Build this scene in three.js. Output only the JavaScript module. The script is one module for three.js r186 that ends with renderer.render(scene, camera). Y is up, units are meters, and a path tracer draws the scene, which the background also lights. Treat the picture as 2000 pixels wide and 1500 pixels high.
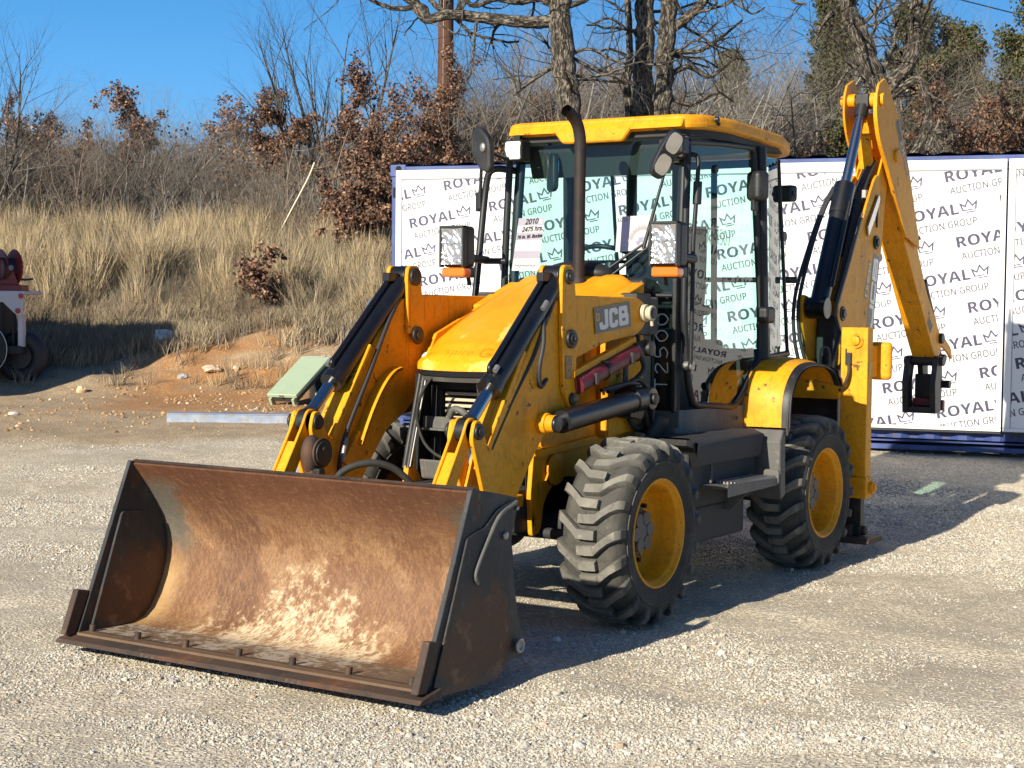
import * as THREE from 'three';
import { RoundedBoxGeometry } from 'three/addons/geometries/RoundedBoxGeometry.js';
import { mergeGeometries } from 'three/addons/utils/BufferGeometryUtils.js';

// ---------------------------------------------------------------- camera, sky, sun, exposure
const V3 = (x, y, z) => new THREE.Vector3(x, y, z);
const scene = new THREE.Scene();
const camera = new THREE.PerspectiveCamera(26.65, 4 / 3, 0.1, 900);
const CAM = V3(4.5105, 1.5558, 6.9388), LOOK = V3(-0.53968, -0.04931, -0.84043);
camera.position.copy(CAM);
camera.up.set(-0.0355, 0.99873, -0.0358);
camera.lookAt(CAM.clone().add(LOOK));
const SUN = V3(-0.045, 0.41, 0.9).normalize();
{
  // clear winter sky: deep blue overhead, paler to the horizon, a soft bright aureole round the sun
  const w = 1024, h = 512, data = new Float32Array(w * h * 4), d = V3(0, 0, 0);
  for (let j = 0; j < h; j++) for (let i = 0; i < w; i++) {
    const el = (j + 0.5) / h * Math.PI - Math.PI / 2, az = ((i + 0.5) / w - 0.5) * 2 * Math.PI;
    d.set(Math.cos(el) * Math.cos(az), Math.sin(el), Math.cos(el) * Math.sin(az));
    const s = Math.max(0, d.y), t = Math.pow(1 - s, 4), m = Math.max(0, d.dot(SUN)), a = 0.35 * Math.pow(m, 10) + 0.5 * Math.pow(m, 80);
    const o = (j * w + i) * 4;
    const c3 = t * t * t; data[o] = 0.006 + 0.088 * t + 0.2 * c3 + a; data[o + 1] = 0.045 + 0.43 * t + 0.07 * c3 + a; data[o + 2] = 0.16 + 0.94 * t - 0.5 * c3 + a * 0.9; data[o + 3] = 1;
  }
  const sky = new THREE.DataTexture(data, w, h, THREE.RGBAFormat, THREE.FloatType);
  sky.mapping = THREE.EquirectangularReflectionMapping; sky.magFilter = THREE.LinearFilter; sky.needsUpdate = true;
  scene.background = sky; scene.environment = sky;
}
const sun = new THREE.DirectionalLight(new THREE.Color().setRGB(1, 0.92, 0.76), 5);
sun.position.copy(SUN).multiplyScalar(60); sun.castShadow = true;
Object.assign(sun.shadow.camera, { left: -25, right: 25, top: 25, bottom: -25, near: 1, far: 140 });
sun.shadow.mapSize.set(4096, 4096);
scene.add(sun, sun.target);
const renderer = new THREE.WebGLRenderer({ antialias: true });
renderer.toneMapping = THREE.LinearToneMapping; renderer.toneMappingExposure = 1.55;
renderer.shadowMap.enabled = true;

// ---------------------------------------------------------------- site frame: l metres to the right of the camera, d metres away from it
const RH = V3(0.84145, 0, -0.54033), FH = V3(-0.54033, 0, -0.84145);
const site = (l, d, y = 0) => V3(CAM.x + RH.x * l + FH.x * d, y, CAM.z + RH.z * l + FH.z * d);
const SITE_TURN = Math.atan2(0.54033, 0.84145);

// ---------------------------------------------------------------- random numbers and noise
function rng(seed) { let s = seed >>> 0; return () => { s = (s + 0x6d2b79f5) >>> 0; let t = Math.imul(s ^ (s >>> 15), 1 | s); t = (t + Math.imul(t ^ (t >>> 7), 61 | t)) ^ t; return ((t ^ (t >>> 14)) >>> 0) / 4294967296; }; }
const clamp = (x, a = 0, b = 1) => Math.min(b, Math.max(a, x)), lerp = (a, b, t) => a + (b - a) * t;
const smooth = (a, b, x) => { const t = clamp((x - a) / (b - a)); return t * t * (3 - 2 * t); };
const hash2 = (i, j, s) => { let h = Math.imul(i, 374761393) ^ Math.imul(j, 668265263) ^ Math.imul(s, 2246822519); h = Math.imul(h ^ (h >>> 13), 1274126177); return ((h ^ (h >>> 16)) >>> 0) / 4294967296; };
function vnoise(x, y, s) {
  const i = Math.floor(x), j = Math.floor(y), u = x - i, v = y - j, a = u * u * (3 - 2 * u), b = v * v * (3 - 2 * v);
  return lerp(lerp(hash2(i, j, s), hash2(i + 1, j, s), a), lerp(hash2(i, j + 1, s), hash2(i + 1, j + 1, s), a), b);
}
const fbm = (x, y, s, n = 4) => { let v = 0, a = 0.5, t = 0; for (let k = 0; k < n; k++) { v += a * vnoise(x, y, s + k); t += a; a *= 0.5; x *= 2.03; y *= 2.03; } return v / t; };
// tileable value-noise field, px cells across and py cells up at the first octave
function field(size, px, py, octaves, seed, gain = 0.5) {
  const out = new Float32Array(size * size); let amp = 1, tot = 0;
  for (let o = 0; o < octaves; o++) {
    const g = new Float32Array(px * py); for (let j = 0; j < py; j++) for (let i = 0; i < px; i++) g[j * px + i] = hash2(i, j, seed * 31 + o);
    for (let y = 0; y < size; y++) {
      const fy = y / size * py, j = Math.floor(fy), v = fy - j, b = v * v * (3 - 2 * v), r0 = (j % py) * px, r1 = ((j + 1) % py) * px;
      for (let x = 0; x < size; x++) {
        const fx = x / size * px, i = Math.floor(fx), u = fx - i, a = u * u * (3 - 2 * u), i1 = (i + 1) % px;
        out[y * size + x] += amp * ((g[r0 + i] * (1 - a) + g[r0 + i1] * a) * (1 - b) + (g[r1 + i] * (1 - a) + g[r1 + i1] * a) * b);
      }
    }
    tot += amp; amp *= gain; px *= 2; py *= 2;
  }
  for (let k = 0; k < out.length; k++) out[k] /= tot;
  return out;
}
function paint(w, h, fn, srgb = true) {
  const data = new Uint8Array(w * h * 4), c = [0, 0, 0];
  for (let y = 0; y < h; y++) for (let x = 0; x < w; x++) { fn(x, y, c); const o = (y * w + x) * 4; data[o] = clamp(c[0], 0, 255); data[o + 1] = clamp(c[1], 0, 255); data[o + 2] = clamp(c[2], 0, 255); data[o + 3] = 255; }
  const t = new THREE.DataTexture(data, w, h, THREE.RGBAFormat); t.magFilter = THREE.LinearFilter; t.minFilter = THREE.LinearMipmapLinearFilter; t.generateMipmaps = true;
  t.wrapS = t.wrapT = THREE.RepeatWrapping; if (srgb) t.colorSpace = THREE.SRGBColorSpace; t.needsUpdate = true; return t;
}
const mixc = (c, r, g, b, t) => { c[0] = lerp(c[0], r, t); c[1] = lerp(c[1], g, t); c[2] = lerp(c[2], b, t); };
const rep = (t, m, n = m) => { const c = t.clone(); c.repeat.set(1 / m, 1 / n); c.needsUpdate = true; return c; };
function canvasTex(w, h, draw) { const c = document.createElement('canvas'); c.width = w; c.height = h; draw(c.getContext('2d'), w, h); const t = new THREE.CanvasTexture(c); t.colorSpace = THREE.SRGBColorSpace; t.anisotropy = 8; return t; }

// ---------------------------------------------------------------- shape helpers; uv are laid on in metres by the main direction of each face
const used = new Set();
function numbered(name) { if (!used.has(name)) { used.add(name); return name; } let k = 1; while (used.has(name + '_' + String(k).padStart(3, '0'))) k++; const n = name + '_' + String(k).padStart(3, '0'); used.add(n); return n; }
function prep(g) { let r = g.index ? g.toNonIndexed() : g; for (const k of Object.keys(r.attributes)) if (!['position', 'normal', 'uv', 'color'].includes(k)) r.deleteAttribute(k); if (!r.attributes.normal) r.computeVertexNormals(); return r; }
function boxUV(g) {
  const p = g.attributes.position, n = p.count, uv = new Float32Array(n * 2), a = V3(0, 0, 0), b = V3(0, 0, 0), c = V3(0, 0, 0);
  for (let i = 0; i < n; i += 3) {
    a.fromBufferAttribute(p, i); b.fromBufferAttribute(p, i + 1).sub(a); c.fromBufferAttribute(p, i + 2).sub(a); b.cross(c);
    const x = Math.abs(b.x), y = Math.abs(b.y), z = Math.abs(b.z);
    for (let k = i; k < i + 3; k++) { const px = p.getX(k), py = p.getY(k), pz = p.getZ(k); if (x >= y && x >= z) { uv[2 * k] = pz; uv[2 * k + 1] = py; } else if (y >= z) { uv[2 * k] = px; uv[2 * k + 1] = pz; } else { uv[2 * k] = px; uv[2 * k + 1] = py; } }
  }
  g.setAttribute('uv', new THREE.BufferAttribute(uv, 2)); return g;
}
function join(list, keepUV) {
  const gs = (Array.isArray(list) ? list : [list]).map(prep);
  if (!keepUV) gs.forEach(boxUV);
  const col = gs.some((g) => g.attributes.color);
  for (const g of gs) { if (!col) g.deleteAttribute('color'); else if (!g.attributes.color) g.setAttribute('color', new THREE.BufferAttribute(new Float32Array(g.attributes.position.count * 3).fill(1), 3)); if (!g.attributes.uv) boxUV(g); }
  return gs.length > 1 ? mergeGeometries(gs) : gs[0];
}
function clusters(list) {   // pieces that do not touch become parts of their own
  const B = list.map((g) => { g.computeBoundingBox(); return g.boundingBox.clone().expandByScalar(0.002); }), of = list.map((_, i) => i), find = (i) => (of[i] === i ? i : (of[i] = find(of[i])));
  for (let i = 0; i < list.length; i++) for (let j = 0; j < i; j++) if (B[i].intersectsBox(B[j])) of[find(i)] = find(j);
  const out = new Map(); list.forEach((g, i) => { const k = find(i); out.has(k) ? out.get(k).push(g) : out.set(k, [g]); }); return [...out.values()];
}
function mesh(name, geos, mat, parent, keepUV) {
  if (parent && Array.isArray(geos) && geos.length > 1) { const c = clusters(geos); if (c.length > 1 && c.length < 30) return c.map((g) => oneMesh(name, g, mat, parent, keepUV))[0]; }
  return oneMesh(name, geos, mat, parent, keepUV);
}
function oneMesh(name, geos, mat, parent, keepUV) { const m = new THREE.Mesh(join(geos, keepUV), mat); m.name = name; m.castShadow = m.receiveShadow = true; (parent ?? scene).add(m); return m; }
function thing(name, label, category, pos = V3(0, 0, 0), turn = 0, group) { const o = new THREE.Group(); o.name = numbered(name); o.position.copy(pos); o.rotation.y = turn; o.userData = { label, category }; if (group) o.userData.group = group; scene.add(o); return o; }
function solo(name, geos, mat, label, category, group, keepUV) { const m = mesh(numbered(name), geos, mat, scene, keepUV); m.userData = { label, category }; if (group) m.userData.group = group; return m; }
const sub = (name, parent) => { const o = new THREE.Group(); o.name = name; parent.add(o); return o; };
function box(x0, x1, y0, y1, z0, z1, r = 0.004) {
  const w = Math.abs(x1 - x0), h = Math.abs(y1 - y0), d = Math.abs(z1 - z0), m = Math.min(w, h, d) / 2.2;
  const g = r > 0 ? new RoundedBoxGeometry(w, h, d, r > 0.012 ? 3 : 1, Math.min(r, m)) : new THREE.BoxGeometry(w, h, d);
  return g.translate((x0 + x1) / 2, (y0 + y1) / 2, (z0 + z1) / 2);
}
function roundShape(pts, r = 0) {
  const s = new THREE.Shape(), n = pts.length, P = pts.map((p) => new THREE.Vector2(p[0], p[1]));
  for (let i = 0; i < n; i++) {
    const a = P[(i + n - 1) % n], b = P[i], c = P[(i + 1) % n], rr = Math.min(pts[i][2] ?? r, a.distanceTo(b) * 0.49, c.distanceTo(b) * 0.49);
    if (rr <= 0) { i ? s.lineTo(b.x, b.y) : s.moveTo(b.x, b.y); continue; }
    const p = b.clone().add(a.clone().sub(b).setLength(rr)), q = b.clone().add(c.clone().sub(b).setLength(rr));
    i ? s.lineTo(p.x, p.y) : s.moveTo(p.x, p.y); s.quadraticCurveTo(b.x, b.y, q.x, q.y);
  }
  s.closePath(); return s;
}
function extrude(shape, depth, bevel = 0.003, curve = 6) {
  const b = Math.min(bevel, depth / 3);
  return new THREE.ExtrudeGeometry(shape, { depth: depth - 2 * b, bevelEnabled: b > 0, bevelThickness: b, bevelSize: b, bevelOffset: -b, bevelSegments: b > 0.01 ? 3 : 1, curveSegments: curve }).translate(0, 0, b);
}
// plate in the z-y plane between two x; pts are [z, y, corner radius]
function plateX(pts, x0, x1, r = 0, bevel = 0.003, holes) {
  const sh = roundShape(pts, r); for (const h of holes ?? []) sh.holes.push(roundShape(h, 0.02));
  const g = extrude(sh, Math.abs(x1 - x0), bevel);
  return g.applyMatrix4(new THREE.Matrix4().makeBasis(V3(0, 0, 1), V3(0, 1, 0), V3(-1, 0, 0))).translate(Math.max(x0, x1), 0, 0);
}
// plate in the x-y plane between two z
function plateZ(pts, z0, z1, r = 0, bevel = 0.003) { return extrude(roundShape(pts, r), Math.abs(z1 - z0), bevel).translate(0, 0, Math.min(z0, z1)); }
// plate in the x-z plane between two y; pts are [x, z]
function plateY(pts, y0, y1, r = 0, bevel = 0.003) {
  const g = extrude(roundShape(pts.map((p) => [p[0], -p[1], p[2]]), r), Math.abs(y1 - y0), bevel);
  return g.applyMatrix4(new THREE.Matrix4().makeBasis(V3(1, 0, 0), V3(0, 0, -1), V3(0, 1, 0))).translate(0, Math.min(y0, y1), 0);
}
const UP = V3(0, 1, 0);
function rod(a, b, r, r2 = r, seg = 16) { const A = V3(...a), B = V3(...b), d = B.clone().sub(A), L = d.length(); return new THREE.CylinderGeometry(r2, r, L, seg, 1).translate(0, L / 2, 0).applyQuaternion(new THREE.Quaternion().setFromUnitVectors(UP, d.normalize())).translate(A.x, A.y, A.z); }
function pipe(pts, r, n = 24, seg = 8, tension = 0.5) { return new THREE.TubeGeometry(new THREE.CatmullRomCurve3(pts.map((p) => V3(...p)), false, 'catmullrom', tension), n, r, seg, false); }
function bentPipe(pts, r, bend = 0.05, seg = 10) {   // straight runs joined by round bends
  const path = new THREE.CurvePath(), P = pts.map((p) => V3(...p)); let at = P[0];
  for (let i = 1; i < P.length - 1; i++) {
    const a = P[i].clone().add(P[i - 1].clone().sub(P[i]).setLength(Math.min(bend, P[i].distanceTo(P[i - 1]) * 0.45))), b = P[i].clone().add(P[i + 1].clone().sub(P[i]).setLength(Math.min(bend, P[i].distanceTo(P[i + 1]) * 0.45)));
    path.add(new THREE.LineCurve3(at, a)); path.add(new THREE.QuadraticBezierCurve3(a, P[i], b)); at = b;
  }
  path.add(new THREE.LineCurve3(at, P[P.length - 1]));
  return new THREE.TubeGeometry(path, (P.length - 1) * 12, r, seg, false);
}
// lathe about the x axis: profile of [x, radius]
function latheX(profile, seg = 40) { return new THREE.LatheGeometry(profile.map(([x, r]) => new THREE.Vector2(Math.max(r, 0.0005), x)), seg).rotateZ(-Math.PI / 2); }
const discX = (x0, x1, y, z, r, seg = 24, b = 0.004) => latheX([[x0, 0], [x0, r - b], [x0 + b * Math.sign(x1 - x0), r], [x1 - b * Math.sign(x1 - x0), r], [x1, r - b], [x1, 0]], seg).translate(0, y, z);
// a strip of sheet that follows a profile in z-y, thickness th to its left; u across, v along
function sheetX(profile, x0, x1, th, nx = 1) {
  const n = profile.length, pos = [], uv = [], idx = [], off = profile.map((p, i) => { const a = profile[Math.max(0, i - 1)], b = profile[Math.min(n - 1, i + 1)], dz = b[0] - a[0], dy = b[1] - a[1], L = Math.hypot(dz, dy); return [p[0] - dy / L * th, p[1] + dz / L * th]; });
  const len = [0]; for (let i = 1; i < n; i++) len.push(len[i - 1] + Math.hypot(profile[i][0] - profile[i - 1][0], profile[i][1] - profile[i - 1][1]));
  const grid = (pr, flip) => { const base = pos.length / 3; for (let i = 0; i < n; i++) for (let k = 0; k <= nx; k++) { pos.push(lerp(x0, x1, k / nx), pr[i][1], pr[i][0]); uv.push(k / nx, len[i] / len[n - 1]); } for (let i = 0; i < n - 1; i++) for (let k = 0; k < nx; k++) { const a = base + i * (nx + 1) + k, b = a + 1, c = a + nx + 1, d = c + 1; flip ? idx.push(a, c, b, b, c, d) : idx.push(a, b, c, b, d, c); } };
  grid(profile, false); grid(off, true);
  const m = n * (nx + 1);
  for (const i of [0, n - 1]) { const b0 = pos.length / 3; for (const pr of [profile, off]) for (const k of [0, 1]) { pos.push(k ? x1 : x0, pr[i][1], pr[i][0]); uv.push(k, len[i] / len[n - 1]); } idx.push(b0, b0 + 1, b0 + 2, b0 + 1, b0 + 3, b0 + 2); }
  const g = new THREE.BufferGeometry(); g.setAttribute('position', new THREE.Float32BufferAttribute(pos, 3)); g.setAttribute('uv', new THREE.Float32BufferAttribute(uv, 2)); g.setIndex(idx); g.computeVertexNormals(); return g;
}
// a grid surface from fn(u, v) -> [x, y, z]
function surf(fn, nu, nv) { const pos = [], uv = [], idx = []; for (let j = 0; j <= nv; j++) for (let i = 0; i <= nu; i++) { pos.push(...fn(i / nu, j / nv)); uv.push(i / nu, j / nv); } for (let j = 0; j < nv; j++) for (let i = 0; i < nu; i++) { const a = j * (nu + 1) + i, b = a + 1, c = a + nu + 1, d = c + 1; idx.push(a, b, c, b, d, c); } const g = new THREE.BufferGeometry(); g.setAttribute('position', new THREE.Float32BufferAttribute(pos, 3)); g.setAttribute('uv', new THREE.Float32BufferAttribute(uv, 2)); g.setIndex(idx); g.computeVertexNormals(); return g; }
function mirror(g) { const c = prep(g.clone()); c.scale(-1, 1, 1); const p = c.attributes.position, nn = c.attributes.normal, u = c.attributes.uv; for (let i = 0; i < p.count; i += 3) for (const at of [p, nn, u]) { if (!at) continue; const s = at.itemSize; for (let k = 0; k < s; k++) { const t = at.array[(i + 1) * s + k]; at.array[(i + 1) * s + k] = at.array[(i + 2) * s + k]; at.array[(i + 2) * s + k] = t; } } return c; }
const both = (list) => list.flatMap((g) => [g, mirror(g)]);

// ---------------------------------------------------------------- materials
const N1 = field(1024, 6, 6, 7, 11, 0.55), N2 = field(1024, 24, 24, 5, 23, 0.6), N3 = field(1024, 3, 3, 5, 37), NS = field(1024, 160, 6, 3, 41, 0.6), NT = field(1024, 5, 200, 2, 43, 0.6);
const yellowTex = paint(1024, 1024, (x, y, c) => {
  const i = y * 1024 + x, a = N1[i], b = N2[i], f = N3[i];
  c[0] = 229; c[1] = 154; c[2] = 14;
  mixc(c, 236, 166, 40, smooth(0.45, 0.8, f) * 0.6); mixc(c, 150, 98, 22, smooth(0.56, 0.78, a) * 0.28);
  mixc(c, 205, 165, 100, smooth(0.6, 0.78, b) * 0.3); if (b > 0.735 && a > 0.5) mixc(c, 64, 42, 24, 0.7); mixc(c, 172, 112, 24, smooth(0.5, 0.62, N2[(i * 3 + 4111) & 1048575]) * 0.22);
  mixc(c, 112, 78, 30, smooth(0.66, 0.84, NS[i]) * 0.34); mixc(c, 210, 176, 120, smooth(0.76, 0.84, NT[i]) * 0.3); mixc(c, 120, 88, 40, smooth(0.6, 0.75, N3[(i * 2 + 777) & 1048575]) * 0.25);
});
const darkTex = paint(1024, 1024, (x, y, c) => {
  const i = y * 1024 + x, a = N1[i], b = N2[i], f = N3[i];
  c[0] = 32; c[1] = 32; c[2] = 33; mixc(c, 84, 80, 72, smooth(0.42, 0.8, a) * 0.4); mixc(c, 120, 112, 98, smooth(0.62, 0.8, b) * 0.25); mixc(c, 26, 26, 28, smooth(0.5, 0.75, f) * 0.6);
  mixc(c, 120, 115, 105, smooth(0.72, 0.85, NS[i]) * 0.3);
});
const greyTex = paint(1024, 1024, (x, y, c) => {
  const i = y * 1024 + x, a = N1[i], b = N2[i], f = N3[i];
  c[0] = 88; c[1] = 87; c[2] = 84; mixc(c, 128, 121, 108, smooth(0.4, 0.8, a) * 0.5); mixc(c, 60, 60, 60, smooth(0.5, 0.75, f) * 0.5); mixc(c, 140, 132, 118, smooth(0.6, 0.8, NS[i]) * 0.35); mixc(c, 150, 142, 128, smooth(0.66, 0.8, b) * 0.3);
});
const rubberTex = paint(1024, 1024, (x, y, c) => {
  const i = y * 1024 + x, a = N1[i], b = N2[i];
  c[0] = 104; c[1] = 102; c[2] = 97; mixc(c, 140, 136, 126, smooth(0.4, 0.75, a) * 0.55); mixc(c, 76, 75, 73, smooth(0.5, 0.8, b) * 0.5); mixc(c, 160, 152, 138, smooth(0.7, 0.82, N2[(i + 7000) % 1048576]) * 0.5);
});
const rustTex = paint(1024, 1024, (x, y, c) => {
  const i = y * 1024 + x, a = N1[i], b = N2[i], f = N3[i];
  c[0] = 66; c[1] = 50; c[2] = 40; mixc(c, 108, 66, 38, smooth(0.42, 0.66, f) * 0.7); mixc(c, 42, 36, 32, smooth(0.48, 0.7, a) * 0.7); mixc(c, 128, 112, 92, smooth(0.62, 0.82, b) * 0.35);
});
const bumpFine = paint(1024, 1024, (x, y, c) => { const i = y * 1024 + x; c[0] = c[1] = c[2] = (N2[i] * 0.6 + N1[i] * 0.4) * 255; }, false);
const std = (o) => new THREE.MeshStandardMaterial(o);
const M = {
  yellow: new THREE.MeshPhysicalMaterial({ map: rep(yellowTex, 1.3), roughness: 0.55, specularIntensity: 0.6, clearcoat: 0.04, clearcoatRoughness: 0.3, bumpMap: rep(bumpFine, 0.5), bumpScale: 0.0008 }),
  black: std({ map: rep(darkTex, 0.9), roughness: 0.5, bumpMap: rep(bumpFine, 0.4), bumpScale: 0.0008 }),
  blackGloss: new THREE.MeshPhysicalMaterial({ color: new THREE.Color().setRGB(0.018, 0.019, 0.021), map: null, roughness: 0.45, specularIntensity: 0.6, clearcoat: 0.06, clearcoatRoughness: 0.25 }),
  navyRam: new THREE.MeshPhysicalMaterial({ map: rep(darkTex, 1.2), color: 0x9aa0b0, roughness: 0.38, clearcoat: 0.2, clearcoatRoughness: 0.3 }),
  grey: std({ map: rep(greyTex, 1.1), roughness: 0.62, bumpMap: rep(bumpFine, 0.4), bumpScale: 0.001 }),
  rubber: std({ map: rep(rubberTex, 0.6), roughness: 0.9, vertexColors: true, bumpMap: rep(bumpFine, 0.25), bumpScale: 0.003 }),
  hose: std({ color: new THREE.Color().setRGB(0.028, 0.028, 0.03), roughness: 0.6 }),
  hoseDusty: std({ map: rep(rubberTex, 0.3), color: 0x777777, roughness: 0.75 }),
  rust: std({ map: rep(rustTex, 0.8), roughness: 0.75, bumpMap: rep(bumpFine, 0.3), bumpScale: 0.002 }),
  chrome: std({ color: new THREE.Color().setRGB(0.46, 0.45, 0.44), metalness: 1, roughness: 0.24 }),
  steel: std({ color: new THREE.Color().setRGB(0.33, 0.32, 0.3), metalness: 0.7, roughness: 0.45 }),
  stack: std({ map: rep(rustTex, 0.5), color: 0x9c9ca4, roughness: 0.7 }),
  maroon: std({ map: rep(bumpFine, 0.7), color: new THREE.Color().setRGB(0.2, 0.016, 0.03), roughness: 0.5 }),
  glass: new THREE.MeshPhysicalMaterial({ color: new THREE.Color().setRGB(0.66, 0.86, 0.82), transmission: 1, thickness: 0, roughness: 0.0, ior: 1.52 }),
  lens: new THREE.MeshPhysicalMaterial({ color: 0xffffff, transmission: 1, thickness: 0, roughness: 0 }),
  mirrorGlass: std({ color: new THREE.Color().setRGB(0.85, 0.86, 0.88), metalness: 1, roughness: 0.04 }),
  reflector: std({ color: new THREE.Color().setRGB(0.5, 0.51, 0.53), metalness: 0.75, roughness: 0.3 }),
  amber: new THREE.MeshPhysicalMaterial({ color: new THREE.Color().setRGB(0.8, 0.16, 0.01), roughness: 0.2, clearcoat: 0.6 }),
  fin: std({ color: new THREE.Color().setRGB(0.5, 0.42, 0.3), roughness: 0.6 }),
  interior: std({ color: new THREE.Color().setRGB(0.03, 0.031, 0.033), roughness: 0.75 }),
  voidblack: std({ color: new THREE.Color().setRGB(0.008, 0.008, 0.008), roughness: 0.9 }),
  fabric: std({ map: rep(darkTex, 0.5), color: 0x888888, roughness: 0.95 }),
  white: std({ color: new THREE.Color().setRGB(0.78, 0.78, 0.76), roughness: 0.6 }),
  cream: std({ color: new THREE.Color().setRGB(0.5, 0.44, 0.3), roughness: 0.6 }),
  chalk: std({ color: new THREE.Color().setRGB(0.72, 0.74, 0.7), roughness: 0.9 }),
};
// ================================================================ ground: one rolling sheet of gravel, dirt and hillside
const knots = [[-60, 0], [10.3, 0], [17.5, 0.255], [19.6, 0.31], [20.6, 0.4], [21.6, 0.68], [22.6, 0.98], [23.6, 1.2], [26, 1.62], [30, 2.25], [34, 2.75], [40, 3.1], [60, 3.6], [600, 3.9]];
function baseH(d) { for (let i = 0; i < knots.length - 1; i++) { const [a, ya] = knots[i], [b, yb] = knots[i + 1]; if (d <= b) { const pr = knots[Math.max(0, i - 1)], nx = knots[Math.min(knots.length - 1, i + 2)], h = b - a, m0 = i ? (yb - pr[1]) / (b - pr[0]) : 0, m1 = (nx[1] - ya) / (nx[0] - a), t = clamp((d - a) / h), t2 = t * t, t3 = t2 * t; return ya * (2 * t3 - 3 * t2 + 1) + h * m0 * (t3 - 2 * t2 + t) + yb * (3 * t2 - 2 * t3) + h * m1 * (t3 - t2); } } return 3.9; }
function H(l, d) {
  let y = baseH(d) + 0.17 * smooth(-0.6, 2.4, l) * smooth(10.2, 14, d) * (1 - 0.9 * smooth(17, 21, d));
  const rough = 1 - smooth(40, 80, d);
  y += (fbm(l * 0.9 + 40, d * 0.9, 3, 4) - 0.5) * 0.035 * rough + (fbm(l * 6, d * 6, 9, 3) - 0.5) * 0.016 * rough;
  y += smooth(19.5, 22, d) * (fbm(l * 0.7, d * 0.7, 17, 4) - 0.5) * 0.45 * rough * (1 - 0.6 * smooth(26, 34, d));
  if (d > 5 && d < 13) { const t = Math.abs(((l * 0.62 + d * 0.78 + fbm(l * 0.4, d * 0.4, 5, 2) * 1.2) % 2.3) - 1.15); y += 0.012 * smooth(0.3, 0.0, t); }
  return y;
}
const dirtMix = (l, d) => smooth(-0.6, 0.6, (d - 15.7 - (fbm(l * 0.5, d * 0.5, 61, 4) - 0.5) * 3 - 1.2 * smooth(-3, -6, l) * 0 ) * 0.9) * smooth(3.2, 1.4, l - smooth(15, 19, d) * 20);
const hillMix = (l, d) => smooth(22.0, 23.3, d + (fbm(l * 0.8, d * 0.8, 67, 4) - 0.5) * 2.4 + smooth(-5.2, -6.4, l) * 1.2);
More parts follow.
